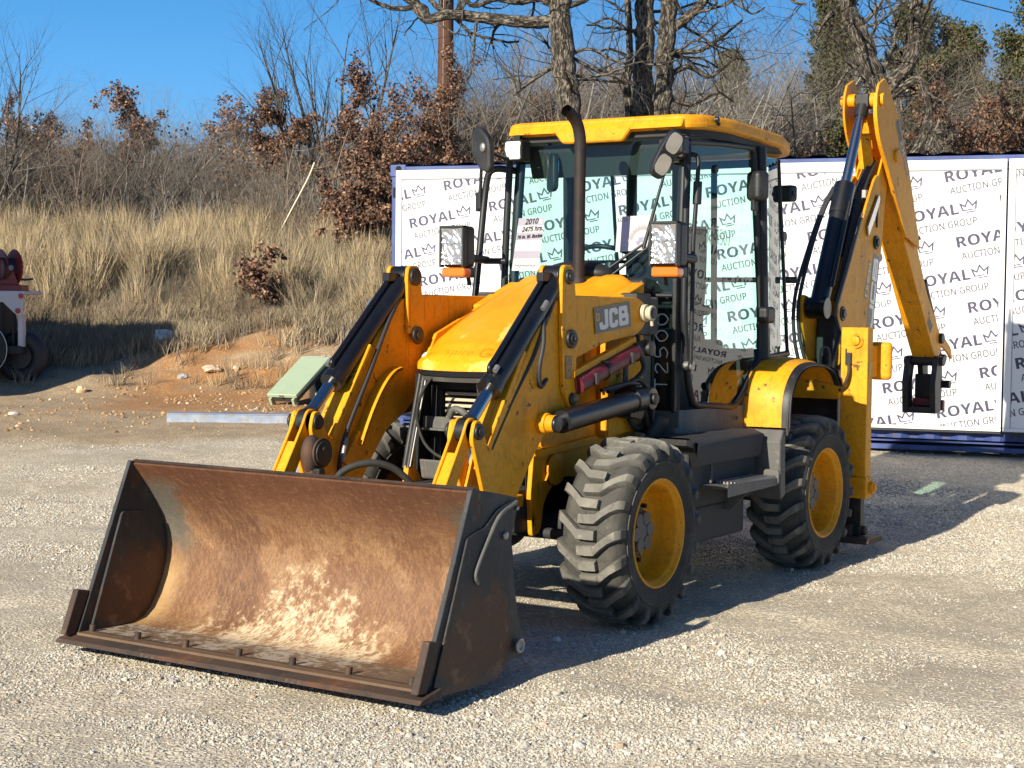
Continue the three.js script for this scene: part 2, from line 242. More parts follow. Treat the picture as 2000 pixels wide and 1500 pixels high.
{
  const TS = 2048, CELL = 168, gj = new Float32Array(CELL * CELL * 4);
  for (let k = 0; k < CELL * CELL; k++) { gj[4 * k] = hash2(k, 1, 7); gj[4 * k + 1] = hash2(k, 2, 7); gj[4 * k + 2] = hash2(k, 3, 7); gj[4 * k + 3] = hash2(k, 4, 7); }
  const col = new Uint8Array(TS * TS * 4), hgt = new Uint8Array(TS * TS * 4), mac = field(1024, 8, 8, 6, 91, 0.6);
  for (let y = 0; y < TS; y++) for (let x = 0; x < TS; x++) {
    const fx = x / TS * CELL, fy = y / TS * CELL, ci = Math.floor(fx), cj = Math.floor(fy); let best = 9, second = 9, bk = 0;
    for (let j = -1; j <= 1; j++) for (let i = -1; i <= 1; i++) { const k = (((cj + j + CELL) % CELL) * CELL + (ci + i + CELL) % CELL), dx = ci + i + gj[4 * k] - fx, dy = cj + j + gj[4 * k + 1] - fy, q = (dx * dx + dy * dy) / (0.45 + gj[4 * k + 2] * 0.9); if (q < best) { second = best; best = q; bk = k; } else if (q < second) second = q; }
    const m = mac[(y >> 1) * 1024 + (x >> 1)], stone = smooth(0.75, 0.25, best) * (gj[4 * bk + 3] > 0.45 - (m - 0.5) * 1.6 ? 1 : 0.15), tone = gj[4 * bk + 2], hue = gj[4 * bk + 3], o = (y * TS + x) * 4;
    const fine = hash2(x, y, 5) * 26 - 13, b = 183 + (m - 0.5) * 50 + fine;
    const s = 160 + tone * 88;
    col[o] = clamp(lerp(b, s, stone * 0.75), 0, 255); col[o + 1] = clamp(lerp(b - 3, s - 2 - hue * 5, stone * 0.75), 0, 255); col[o + 2] = clamp(lerp(b - 8, s - 5 - hue * 12, stone * 0.75), 0, 255); col[o + 3] = 255;
    const hh = clamp(90 + stone * 130 * Math.sqrt(clamp(1 - best * 0.9)) + (m - 0.5) * 60 + fine * 0.5, 0, 255); hgt[o] = hgt[o + 1] = hgt[o + 2] = hh; hgt[o + 3] = 255;
  }
  const mk = (d, s) => { const t = new THREE.DataTexture(d, TS, TS, THREE.RGBAFormat); t.magFilter = THREE.LinearFilter; t.wrapS = t.wrapT = THREE.RepeatWrapping; if (s) t.colorSpace = THREE.SRGBColorSpace; t.repeat.set(1 / 2.3, 1 / 2.3); t.rotation = 0.4; t.needsUpdate = true; return t; };
  const mat = std({ map: mk(col, true), bumpMap: mk(hgt, false), bumpScale: 0.012, roughness: 1, vertexColors: true });
  const ls = [], ds = []; for (const [a, b, s] of [[-400, -60, 40], [-60, -20, 4], [-20, -8, 0.35], [-8, 8, 0.06], [8, 20, 0.35], [20, 60, 4], [60, 401, 40]]) for (let v = a; v < b - 1e-6; v += s) ls.push(v);
  for (const [a, b, s] of [[-120, -20, 20], [-20, 4.5, 0.7], [4.5, 12, 0.04], [12, 24, 0.08], [24, 44, 0.3], [44, 100, 4], [100, 601, 50]]) for (let v = a; v < b - 1e-6; v += s) ds.push(v);
  const nl = ls.length, nd = ds.length, pos = new Float32Array(nl * nd * 3), uv = new Float32Array(nl * nd * 2), cl = new Float32Array(nl * nd * 3), c = [0, 0, 0];
  for (let j = 0; j < nd; j++) for (let i = 0; i < nl; i++) {
    const l = ls[i], d = ds[j], k = j * nl + i, p = site(l, d, H(l, d)); pos.set([p.x, p.y, p.z], 3 * k); uv.set([p.x, p.z], 2 * k);
    const n1 = fbm(l * 0.55, d * 0.9, 21, 4), n2 = fbm(l * 2.2, d * 2.2, 25, 3), dm = dirtMix(l, d), hm = hillMix(l, d);
    c[0] = 1.0; c[1] = 0.9; c[2] = 0.715; mixc(c, 0.9, 0.79, 0.6, smooth(0.42, 0.68, n1) * 0.7); mixc(c, 1.04, 0.97, 0.84, smooth(0.55, 0.75, n2) * 0.5);
    const tracks = smooth(0.5, 0.62, fbm((l * 0.8 - d * 0.5) * 0.5, (l * 0.5 + d * 0.8) * 2.2, 33, 3)); mixc(c, 0.86, 0.76, 0.6, tracks * 0.3 * (1 - dm));
    mixc(c, 0.8, 0.62, 0.4, smooth(0.45, 0.0, Math.hypot((l - 1.75) / 1.0, (d - 9.05) / 0.42)) * 0.4);
    mixc(c, 0.7, 0.52, 0.32, dm * 0.85); mixc(c, 0.74, 0.39, 0.16, dm * smooth(17.8, 19.4, d) * smooth(0.25, 0.5, n1 + 0.1) * smooth(-5.5, -4.4, l)); mixc(c, 0.58, 0.44, 0.28, dm * smooth(0.5, 0.7, n2) * 0.5);
    mixc(c, 0.36, 0.28, 0.18, hm * 0.9);
    cl.set(c, 3 * k);
  }
  const idx = []; for (let j = 0; j < nd - 1; j++) for (let i = 0; i < nl - 1; i++) { const a = j * nl + i, b = a + 1, e = a + nl, f = e + 1; idx.push(a, b, e, b, f, e); }
  const g = new THREE.BufferGeometry(); g.setAttribute('position', new THREE.BufferAttribute(pos, 3)); g.setAttribute('uv', new THREE.BufferAttribute(uv, 2)); g.setAttribute('color', new THREE.BufferAttribute(cl, 3)); g.setIndex(idx); g.computeVertexNormals();
  const m = new THREE.Mesh(g, mat); m.name = 'ground'; m.receiveShadow = m.castShadow = true; m.userData.kind = 'structure'; scene.add(m);
}
function pebble(seed, d = 0) { const g = new THREE.IcosahedronGeometry(1, d), R = rng(seed), p = g.attributes.position, seen = new Map(); for (let i = 0; i < p.count; i++) { const key = [p.getX(i), p.getY(i), p.getZ(i)].map((v) => v.toFixed(3)).join(); if (!seen.has(key)) seen.set(key, 0.68 + R() * 0.5); const k = seen.get(key); p.setXYZ(i, p.getX(i) * k, p.getY(i) * k * 0.72, p.getZ(i) * k); } g.computeVertexNormals(); return g; }
function scatter(name, label, category, g, mat, n, place) {   // loose stuff that nobody could count: one object
  const m = new THREE.InstancedMesh(g, mat, n), o = new THREE.Object3D(), c = new THREE.Color(); let k = 0;
  for (let i = 0; i < n; i++) if (place(o, c, i) !== false) { o.updateMatrix(); m.setMatrixAt(k, o.matrix); m.setColorAt(k, c); k++; }
  m.count = k; m.name = numbered(name); m.castShadow = m.receiveShadow = true; m.userData = { label, category, kind: 'stuff' }; scene.add(m); return m;
}
{
  const R = rng(77), stoneMat = std({ color: 0xffffff, roughness: 0.95 });
  const put = (near) => (o, c) => {
    const d = near ? 5.2 + 9 * Math.pow(R(), 1.5) : 10 + 9 * R(), l = (R() - 0.5) * (d * 0.72 + 1), band = smooth(0.5, 0.68, fbm(l * 0.55 + d * 0.2, d * 1.1, 51, 3)) + smooth(0.66, 0.74, fbm(l * 3, d * 3, 55, 2)) * 0.6;
    if (R() > 0.16 + band * 0.9) return false;
    if (dirtMix(l, d) > R()) return false;
    const s = (0.0021 + 0.0038 * Math.pow(R(), 2.6) + (R() < 0.004 ? 0.008 : 0)) * (near ? 1 : 1.35) * (0.8 + band * 0.5);
    o.position.copy(site(l, d, H(l, d) + s * 0.25)); o.rotation.set(R() * 0.8, R() * 6.3, R() * 0.8); o.scale.set(s * (0.8 + R() * 0.6), s, s * (0.8 + R() * 0.6));
    const t = R(), v = 0.3 + 0.26 * R(); t < 0.72 ? c.setRGB(v * 1.1, v * 1.01, v * 0.84) : t < 0.9 ? c.setRGB(v * 1.0, v * 0.96, v * 0.86) : c.setRGB(v * 0.9, v * 0.68, v * 0.48);
  };
  for (let k = 0; k < 3; k++) scatter('gravel', 'pale crushed limestone gravel spread over the whole yard', 'gravel', pebble(300 + k), stoneMat, 110000, put(true));
  scatter('gravel', 'pale crushed limestone gravel spread over the whole yard', 'gravel', pebble(310), stoneMat, 60000, put(false));
  scatter('dirt_clods', 'orange dirt clods and stone chips along the low earth bank', 'dirt', pebble(320), stoneMat, 16000, (o, c) => {
    const d = 16 + 7 * R(), l = -8 + 10 * R(), b = fbm(l, d, 71, 3); if (R() > 0.12 + 0.8 * smooth(0.45, 0.65, b) || dirtMix(l, d) < R() * 0.8 || R() < smooth(19.5, 17, d) * 0.6) return false;
    const s = 0.005 + 0.024 * Math.pow(R(), 5); o.position.copy(site(l, d, H(l, d) + s * 0.2)); o.rotation.set(R(), R() * 6.3, R()); o.scale.set(s * (0.8 + R() * 0.7), s, s * (0.8 + R() * 0.7)); const v = 0.6 + R() * 0.7; R() < 0.85 ? c.setRGB(0.4 * v, 0.24 * v, 0.11 * v) : c.setRGB(0.5 * v, 0.43 * v, 0.33 * v);
  });
}
// ================================================================ the backhoe loader: x to its left, y up, z to its front
const quad = (a, b, c, d) => surf((u, v) => { const p = a.map((_, k) => lerp(lerp(a[k], b[k], u), lerp(d[k], c[k], u), v)); return p; }, 1, 1);
const V = thing('backhoe_loader', 'yellow backhoe loader with a rusty front bucket, glazed cab and folded rear boom on gravel', 'backhoe loader');
const P = (name, geos, mat, parent = V, keep) => mesh(name, geos, mat, parent, keep);
const decalMat = (tex, o = {}) => std({ map: tex, roughness: 0.45, ...o });

// the three block letters of the maker's badge, drawn with broad strokes
function jcb(g, x, y, w, h, t, colr) {
  g.save(); g.translate(x, y); g.strokeStyle = colr; g.lineWidth = t; g.lineJoin = 'round'; g.lineCap = 'butt'; const L = w / 3, m = t / 2, r = h - m, k = t * 0.3;
  g.beginPath(); g.moveTo(L - m - k, 0); g.lineTo(L - m - k, r - t * 0.4); g.quadraticCurveTo(L - m - k, r, L - m - k - t * 0.5, r); g.lineTo(m + t * 0.2, r); g.quadraticCurveTo(m, r, m, r - t * 0.5); g.lineTo(m, h * 0.62); g.stroke();
  g.beginPath(); g.moveTo(2 * L - m - k, h * 0.36); g.lineTo(2 * L - m - k, m + t * 0.4); g.quadraticCurveTo(2 * L - m - k, m, 2 * L - m - k - t * 0.5, m); g.lineTo(L + m + t * 0.4, m); g.quadraticCurveTo(L + m, m, L + m, m + t * 0.5); g.lineTo(L + m, r - t * 0.5); g.quadraticCurveTo(L + m, r, L + m + t * 0.5, r); g.lineTo(2 * L - m - k - t * 0.5, r); g.quadraticCurveTo(2 * L - m - k, r, 2 * L - m - k, r - t * 0.5); g.lineTo(2 * L - m - k, h * 0.64); g.stroke();
  g.beginPath(); g.rect(2 * L + m, m, L - t - k, h / 2 - m); g.rect(2 * L + m, h / 2, L - t, h / 2 - m); g.stroke(); g.restore();
}
// ---- bucket
{
  const B = sub('bucket', V); B.userData.label = 'wide rusty front loader bucket with dried cement inside';
  const prof = [[2.0, 0.075], [1.9, 0.072], [1.8, 0.07], [1.68, 0.068], [1.6, 0.085], [1.545, 0.125], [1.5, 0.19], [1.462, 0.27], [1.438, 0.35], [1.43, 0.42], [1.44, 0.49], [1.465, 0.56], [1.51, 0.63], [1.56, 0.7], [1.61, 0.763], [1.652, 0.815]];
  // rust, polished paths, dried cement splash low in the middle, grey paint left in the upper corners
  const W = 2048, H = 1024, sA = field(1024, 10, 10, 7, 71, 0.6), sB = field(1024, 4, 4, 5, 72), sC = field(1024, 40, 60, 4, 73, 0.65), sD = field(1024, 110, 26, 3, 74, 0.6);
  const tex = paint(W, H, (x, y, c) => {
    const u = x / W, v = y / H, i = (y & 1023) * 1024 + (Math.floor(x * 0.93) & 1023), a = sA[i], b = sB[((y >> 1) & 1023) * 1024 + ((x >> 1) & 1023)], f = sC[i], g = sD[i];
    c[0] = 116; c[1] = 80; c[2] = 53;
    mixc(c, 154, 122, 88, smooth(0.44, 0.62, a) * 0.7); mixc(c, 84, 56, 39, smooth(0.5, 0.7, b) * 0.6 + smooth(0.52, 0.68, f) * 0.35); mixc(c, 160, 124, 86, smooth(0.48, 0.66, g) * 0.4); mixc(c, 164, 132, 94, smooth(0.52, 0.64, sD[((1023 - (y & 1023)) * 1024 + ((x + y) & 1023))]) * 0.24); mixc(c, 74, 48, 33, smooth(0.5, 0.62, sD[((y * 2) & 1023) * 1024 + ((x * 2 - y) & 1023)]) * 0.24); mixc(c, 84, 52, 34, smooth(0.52, 0.62, sD[(i * 5 + 377) & 1048575]) * 0.3);
    mixc(c, 84, 48, 29, smooth(0.72, 0.97, v + (a - 0.5) * 0.25) * 0.75);
    mixc(c, 176, 142, 100, smooth(0.6, 0.74, f) * smooth(0.75, 0.5, Math.abs(v - 0.6) * 1.6) * 0.25);
    mixc(c, 104, 66, 42, smooth(0.6, 0.75, g) * 0.3); mixc(c, 180, 148, 110, smooth(0.6, 0.82, sD[(i * 7 + 991) & 1048575]) * 0.12);
    const cu = Math.min(u, 1 - u); mixc(c, 84, 88, 84, smooth(0.13, 0.03, cu + (a - 0.5) * 0.12) * smooth(0.5, 0.66, v + (b - 0.5) * 0.4) * smooth(0.98, 0.86, v) * 0.75);
    mixc(c, 196, 164, 108, smooth(0.09, 0.02, u + (a - 0.5) * 0.05) * smooth(0.66, 0.5, v) * 0.55);
    const edge = 0.54 + 0.12 * Math.exp(-Math.pow((u - 0.52) / 0.22, 2)) + (f - 0.5) * 0.35 + (a - 0.5) * 0.3 - 2.3 * Math.pow(Math.abs(u - 0.47), 2);
    const hatch = sD[((x + 2 * y) & 1023) * 1024 + ((2 * x - y) & 1023)], cem = smooth(-0.02, 0.2, edge - 0.06 - v) * smooth(0.10, 0.2, v - (a - 0.5) * 0.1) * (0.3 + 0.7 * smooth(0.38, 0.6, f * 0.4 + hatch * 0.6 + (a - 0.5) * 0.3));
    mixc(c, 208, 194, 164, clamp(cem) * 0.85);
    if (v < 0.25) { mixc(c, 96, 78, 60, smooth(0.25, 0.22, v) * 0.8); mixc(c, 172, 164, 152, smooth(0.47, 0.6, f * 0.5 + a * 0.5) * smooth(0.02, 0.08, v) * smooth(0.95, 0.7, u) * 0.75); }
  });
  tex.wrapS = tex.wrapT = THREE.ClampToEdgeWrapping;
  const bm = paint(1024, 512, (x, y, c) => { const i = ((y * 2) & 1023) * 1024 + x; c[0] = c[1] = c[2] = 255 * (0.5 * sA[i] + 0.3 * sC[i] + 0.2 * sD[i]); }, false);
  P('bucket_shell', sheetX(prof, -0.93, 0.93, -0.012, 2), std({ map: tex, roughness: 0.68, bumpMap: bm, bumpScale: 0.006 }), B, true);
  const plateTex = paint(512, 512, (x, y, c) => {   // dark paint worn to rust low on the plate; u is z from 1 to 2 m, v is height
    const u = x / 512, v = y / 512, i = (y * 2) * 1024 + x * 2, a = N1[i], b = N2[i], f = N3[i];
    c[0] = 40; c[1] = 41; c[2] = 43; mixc(c, 78, 76, 73, smooth(0.45, 0.75, a) * 0.5); mixc(c, 96, 92, 84, smooth(0.6, 0.78, NS[i]) * 0.3);
    const patch = smooth(0.22, 0.1, Math.hypot((u - 0.7) * 1.1, (v - 0.2) * 0.75) + (a - 0.5) * 0.35 + (f - 0.5) * 0.2) + smooth(0.1, 0.03, Math.hypot(u - 0.44, (v - 0.22) * 0.6) + (a - 0.5) * 0.2) + smooth(0.09, 0.02, Math.hypot((u - 0.64) * 1.6, v - 0.77) + (a - 0.5) * 0.2) * 0.6;
    mixc(c, 92, 54, 30, clamp(patch) * (0.6 + 0.4 * b)); mixc(c, 118, 78, 46, clamp(patch) * smooth(0.52, 0.7, b) * 0.5); mixc(c, 112, 106, 96, smooth(0.1, 0.02, v + (a - 0.5) * 0.1) * 0.4); mixc(c, 120, 112, 100, smooth(0.64, 0.78, b) * 0.35);
  });
  const plateMat = std({ map: plateTex, roughness: 0.62, bumpMap: rep(bumpFine, 0.3), bumpScale: 0.002 });
  const sideOuter = [[2.0, 0.062], [1.676, 0.826, 0.01], [1.49, 0.792, 0.01], [1.345, 0.762, 0.02], [1.352, 0.72, 0.02], [1.4, 0.59, 0.02], [1.375, 0.47, 0.05], [1.325, 0.235, 0.03], [1.275, 0.165, 0.05], [1.29, 0.095, 0.04], [1.36, 0.1, 0.03], [1.41, 0.085, 0.03], [1.465, 0.042, 0.04], [1.62, 0.03, 0.05], [1.9, 0.04]];
  for (const s of [-1, 1]) P('bucket_side', plateX(sideOuter, s * 0.93, s * 0.952, 0.01, 0.002), plateMat, B);
  for (const s of [-1, 1]) P('side_doubler', plateX([[1.95, 0.07], [1.72, 0.635, 0.01], [1.66, 0.655, 0.02], [1.6, 0.665, 0.02], [1.5, 0.735, 0.03], [1.38, 0.755, 0.01], [1.36, 0.72, 0.02], [1.405, 0.6, 0.02], [1.38, 0.48, 0.04], [1.5, 0.1, 0.03], [1.9, 0.05]], s * 0.952, s * 0.962, 0.01, 0.002), plateMat, B);
  for (const s of [-1, 1]) P('wear_plate', plateX([[1.93, 0.085], [1.74, 0.6, 0.02], [1.6, 0.585, 0.03], [1.583, 0.437, 0.02], [1.635, 0.11, 0.02], [1.66, 0.082]], s * 0.93, s * 0.916, 0.01, 0.002), plateMat, B);
  for (const s of [-1, 1]) P('guide_rod', pipe([[s * 0.966, 0.748, 1.375], [s * 0.968, 0.705, 1.5], [s * 0.968, 0.61, 1.59], [s * 0.968, 0.515, 1.66], [s * 0.968, 0.475, 1.672], [s * 0.966, 0.45, 1.65]], 0.0085, 30, 8), M.grey, B);
  for (const s of [-1, 1]) P('side_cutter', plateX([[2.0, 0.078], [2.062, 0.085], [1.985, 0.275], [1.918, 0.262]], s * 0.938, s * 0.972, 0.004), M.rust, B);
  for (const s of [-1, 1]) { P('hinge_boss', [latheX([[0, 0.0], [0, 0.024], [0.006, 0.03], [0.014, 0.03], [0.014, 0.02], [0.006, 0.018], [0.006, 0]], 24).scale(s, 1, 1).translate(s * 0.962, 0.15, 1.345)], M.steel, B); P('pin_cap', [latheX([[0, 0], [0, 0.017], [0.012, 0.017], [0.014, 0.006], [0.014, 0]], 16).scale(s, 1, 1).translate(s * 0.962, 0.62, 1.46), latheX([[0, 0], [0, 0.009], [0.01, 0.009], [0.01, 0]], 12).scale(s, 1, 1).translate(s * 0.962, 0.722, 1.372)], M.steel, B); }
  P('cutting_edge', plateX([[2.075, 0.05], [2.06, 0.066], [1.93, 0.088], [1.92, 0.06], [1.935, 0.048]], -0.99, 0.99, 0.002, 0.002), M.rust, B);
  for (const x of [-0.9, -0.62, -0.335, -0.035, 0.255, 0.545, 0.855]) P('edge_bolt', [new THREE.CylinderGeometry(0.015, 0.015, 0.034, 6).rotateX(-0.16).translate(x, 0.098, 1.937)], M.rust, B);
  P('top_lip', [plateX([[1.662, 0.822], [1.64, 0.829], [1.6, 0.782], [1.612, 0.772]], -0.94, 0.94, 0, 0.002)], M.rust, B);
  for (const s of [-1, 1]) for (const x of [0.36, 0.53]) { const g = plateX([[1.42, 0.72], [1.34, 0.68, 0.03], [1.3, 0.5, 0.04], [1.3, 0.22, 0.04], [1.4, 0.2], [1.41, 0.42]], x, x + 0.02, 0.01); P('back_bracket', s > 0 ? g : mirror(g), M.black, B); }
}

// ---- loader arms, rams and linkage (the left set is built and the right set mirrored)
{
  const O = 0.515, I = 0.4, C = 0.457;
  const armOut = [[-0.5, 1.597, 0.05], [0.16, 1.6], [0.3, 1.585, 0.05], [0.5, 1.42, 0.08], [0.885, 0.9, 0.05], [0.97, 0.68, 0.1], [1.36, 0.3, 0.05], [1.4, 0.16, 0.05], [1.32, 0.09, 0.05], [1.18, 0.13, 0.05], [0.76, 0.5, 0.1], [0.56, 0.78, 0.1], [0.42, 0.93, 0.04], [0.3, 0.985, 0.05], [0.18, 1.07, 0.04], [0.14, 1.29, 0.04], [-0.2, 1.375, 0.1], [-0.5, 1.4, 0.05], [-0.6, 1.46, 0.05], [-0.6, 1.56, 0.05]];
  const side = (name, geos, mat) => { for (const s of [1, -1]) P(name, s > 0 ? geos : geos.map(mirror), mat); };
  side('loader_arm', [plateX(armOut, I + 0.012, O - 0.012, 0, 0.004), plateX([[0.58, 1.33], [0.6, 1.35], [0.9, 0.92], [0.87, 0.9]], I - 0.012, O - 0.008, 0, 0.003)], M.yellow);
  const rib = []; for (let k = 0; k <= 14; k++) { const t = k / 14; rib.push([lerp(0.38, 0.7, Math.pow(t, 0.75)), lerp(1.22, 0.86, Math.pow(t, 1.35))]); }
  side('arm_rib', [sheetX(rib, I - 0.05, I + 0.02, 0.014), plateX([[0.62, 0.93], [0.7, 0.93, 0.01], [0.82, 0.79, 0.01], [0.78, 0.76]], I - 0.02, I + 0.02, 0.004), plateX([[0.8, 0.72], [0.87, 0.69, 0.01], [0.86, 0.62, 0.01]], I - 0.02, I + 0.02, 0.004)], M.yellow);
  const tower = [[0.3, 1.69, 0.05], [0.29, 1.745, 0.05], [0.2, 1.745, 0.05], [0.185, 1.69, 0.03], [0.165, 1.56, 0.02], [0.155, 1.1, 0.02], [0.17, 1.055, 0.03], [0.215, 1.06, 0.03], [0.275, 1.14, 0.03], [0.3, 1.45, 0.1]];
  side('tower_plate', [plateX(tower, O - 0.01, O + 0.012, 0, 0.003)], M.yellow);
  side('tower_plate', [plateX([...tower.slice(0, 5), [0.155, 1.4], [0.29, 1.4]], I - 0.012, I + 0.01, 0, 0.003)], M.yellow);
  side('tower_pin', [discX(I - 0.03, I - 0.01, 1.688, 0.243, 0.045), discX(O + 0.01, O + 0.028, 1.688, 0.243, 0.036), discX(O + 0.02, O + 0.036, 1.688, 0.243, 0.02)], M.black);
  side('arm_pin', [discX(O + 0.01, O + 0.03, 1.39, 0.22, 0.046), discX(O + 0.03, O + 0.04, 1.39, 0.22, 0.03), discX(O + 0.04, O + 0.052, 1.39, 0.22, 0.014)], M.black);
  side('arm_pin', [discX(I - 0.012, I - 0.03, 1.39, 0.22, 0.046), discX(I - 0.03, I - 0.04, 1.39, 0.22, 0.026), discX(O + 0.01, O + 0.03, 1.1, 0.2, 0.03), discX(O + 0.03, O + 0.04, 1.1, 0.2, 0.018)], M.black);
  // tilt ram
  const top = [C, 1.688, 0.243], pin = [C, 0.99, 1.012], at = (t) => top.map((v, k) => lerp(v, pin[k], t));
  const bar = [rod(at(0.05), at(0.745), 0.054, 0.054, 28), rod(at(0.715), at(0.752), 0.0585, 0.0585, 28), rod(at(0.0), at(0.07), 0.04, 0.052, 20), discX(I + 0.014, O - 0.014, 1.688, 0.243, 0.056), rod([C, at(0.1)[1] + 0.06, at(0.1)[2] + 0.045], [C, at(0.66)[1] + 0.06, at(0.66)[2] + 0.045], 0.012, 0.012, 8), box(C - 0.02, C + 0.02, at(0.08)[1] + 0.03, at(0.08)[1] + 0.075, at(0.08)[2], at(0.08)[2] + 0.09, 0.006), pipe([[C, at(0.64)[1] + 0.062, at(0.64)[2] + 0.045], [C, at(0.69)[1] + 0.06, at(0.69)[2] + 0.045], [C, at(0.7)[1] + 0.03, at(0.7)[2] + 0.02]], 0.012, 8, 8)];
  side('tilt_ram', bar, M.navyRam);
  side('tilt_ram_rod', [rod(at(0.75), at(0.955), 0.03, 0.03, 24)], M.chrome);
  side('rod_end', [discX(I + 0.02, O - 0.02, pin[1], pin[2], 0.05), rod(at(0.93), at(0.96), 0.036, 0.045, 16)], M.black);
  side('ram_clip', [rod(at(0.2).map((v, k) => v + [0.062, 0.02, 0.03][k]), at(0.25).map((v, k) => v + [0.062, 0.02, 0.03][k]), 0.012, 0.012, 8), rod(at(0.66).map((v, k) => v + [0.03, 0.045, 0.045][k]), at(0.69).map((v, k) => v + [0.03, 0.045, 0.045][k]), 0.013, 0.013, 8)], M.steel);
  side('ram_hose', [pipe([[O - 0.02, 1.5, 0.42], [O + 0.015, 1.38, 0.47], [O + 0.012, 1.26, 0.5], [O, 1.17, 0.47], [O - 0.01, 1.2, 0.4]], 0.011, 30, 8), pipe([[O - 0.015, 1.62, 0.3], [O - 0.01, 1.45, 0.43], [O - 0.012, 1.3, 0.53], [O - 0.02, 1.1, 0.7], [O - 0.02, 0.9, 0.86]], 0.012, 30, 8), pipe([[I + 0.02, 1.62, 0.3], [I, 1.45, 0.45], [I - 0.015, 1.2, 0.62], [I - 0.016, 0.95, 0.78], [I - 0.016, 0.8, 0.84], [I - 0.018, 0.62, 0.86]], 0.012, 40, 8), pipe([[I + 0.03, 1.6, 0.26], [I + 0.03, 1.4, 0.42], [I + 0.03, 1.2, 0.55]], 0.014, 20, 8)], M.hose);
  side('hose_pipe', [pipe([[I - 0.022, 0.9, 0.8], [I - 0.03, 0.84, 0.83], [I - 0.028, 0.79, 0.835]], 0.012, 12, 8)], M.steel);
  // bell-crank levers and front links below the rod end
  const lev = [[1.03, 1.04, 0.03], [0.985, 1.04, 0.03], [0.955, 0.98, 0.03], [0.84, 0.66, 0.02], [0.8, 0.55, 0.05], [0.9, 0.52, 0.05], [0.94, 0.66, 0.02], [1.055, 0.96, 0.03]];
  side('rear_lever', [plateX(lev, O - 0.008, O + 0.012, 0, 0.003), plateX(lev, I - 0.012, I + 0.008, 0, 0.003)], M.yellow);
  const lk = [[0.98, 1.05, 0.03], [1.04, 1.05, 0.03], [1.075, 0.98, 0.03], [1.24, 0.72], [1.39, 0.55, 0.04], [1.37, 0.47, 0.04], [1.3, 0.47, 0.04], [1.14, 0.73], [1.0, 0.97, 0.03]];
  side('bucket_link', [plateX(lk, I + 0.02, I + 0.034, 0, 0.003), plateX(lk, O - 0.034, O - 0.02, 0, 0.003), plateX([[1.095, 0.88], [1.11, 0.9], [1.33, 0.57], [1.31, 0.55]], I + 0.03, O - 0.03, 0, 0.002)], M.yellow);
  side('link_pin', [discX(O + 0.012, O + 0.03, 0.99, 1.012, 0.036), discX(O + 0.03, O + 0.04, 0.99, 1.012, 0.022), discX(I - 0.012, I - 0.03, 0.99, 1.012, 0.036)], M.black);
  P('cross_tube', [rod([-0.42, 0.6, 0.86], [0.42, 0.6, 0.86], 0.055, 0.055, 24), rod([-0.45, 0.16, 1.33], [0.45, 0.16, 1.33], 0.03)], M.yellow);
  // lift ram
  side('lift_ram', [rod([0.565, 1.0, 0.36], [0.565, 1.072, -0.38], 0.055, 0.055, 28), rod([0.565, 1.068, -0.33], [0.565, 1.074, -0.42], 0.062, 0.062, 24), discX(0.53, 0.62, 1.076, -0.47, 0.058), rod([0.565, 1.07, -0.38], [0.565, 1.076, -0.47], 0.045)], M.navyRam);
  side('lift_pin', [discX(0.5, 0.545, 0.995, 0.44, 0.05), discX(0.54, 0.585, 0.995, 0.44, 0.042)], M.yellow);
  side('lift_ram_eye', [discX(0.58, 0.6, 0.995, 0.44, 0.04), rod([0.565, 0.998, 0.44], [0.565, 1.0, 0.35], 0.035)], M.navyRam);
  side('ram_bracket', [plateX([[-0.38, 0.98], [-0.52, 0.96, 0.03], [-0.56, 1.1, 0.03], [-0.5, 1.15, 0.03], [-0.42, 1.14, 0.03]], 0.42, 0.535, 0.02), discX(0.62, 0.64, 1.076, -0.47, 0.03)], M.black);
  // maroon safety strut clipped along the near lift ram
  const s0 = [0.535, 1.165, 0.17], s1 = [0.535, 1.315, -0.42], sa = (t) => s0.map((v, k) => lerp(v, s1[k], t));
  P('safety_strut', [rod(sa(0), sa(1), 0.044, 0.044, 20)], M.maroon);
  P('strut_bracket', [rod(sa(0.42), sa(0.455), 0.05, 0.05, 20), rod(sa(0.98), sa(1.12), 0.05, 0.04, 16), rod(sa(1.1), sa(1.2), 0.036), discX(0.56, 0.6, sa(1.12)[1], sa(1.12)[2], 0.04), box(0.57, 0.59, sa(0.2)[1] - 0.03, sa(0.2)[1] + 0.03, sa(0.2)[2] - 0.012, sa(0.2)[2] + 0.012), box(0.57, 0.59, sa(0.82)[1] - 0.03, sa(0.82)[1] + 0.03, sa(0.82)[2] - 0.012, sa(0.82)[2] + 0.012)], M.black);
  P('strut_rail', [plateX([[0.19, 1.2], [0.19, 1.235], [-0.43, 1.395], [-0.44, 1.36]], 0.5, 0.535, 0.004)], M.yellow);
  // rear pivot of the arms
  side('arm_pivot', [discX(0.5, 0.53, 1.515, -0.56, 0.046), discX(0.53, 0.55, 1.515, -0.56, 0.034), discX(0.545, 0.565, 1.515, -0.56, 0.041), rod([0.555, 1.48, -0.56], [0.555, 1.45, -0.565], 0.009)], M.cream);
  side('pivot_cap', [discX(0.565, 0.571, 1.515, -0.56, 0.028), box(0.4, 0.5, 1.4, 1.62, -0.66, -0.5, 0.01)], M.black);
  // badge on the arm
  const badge = canvasTex(512, 256, (g, w, h) => {
    g.fillStyle = '#5a564e'; g.fillRect(0, 0, w, h); g.strokeStyle = '#8a857a'; g.lineWidth = 5; g.strokeRect(5, 5, w - 10, h - 10);
    g.fillStyle = '#c08a28'; g.fillRect(22, 54, 46, 78); g.fillStyle = '#5a564e'; g.fillRect(36, 70, 18, 46);
    jcb(g, 62, 30, 420, 196, 46, '#d6d3cc');
  });
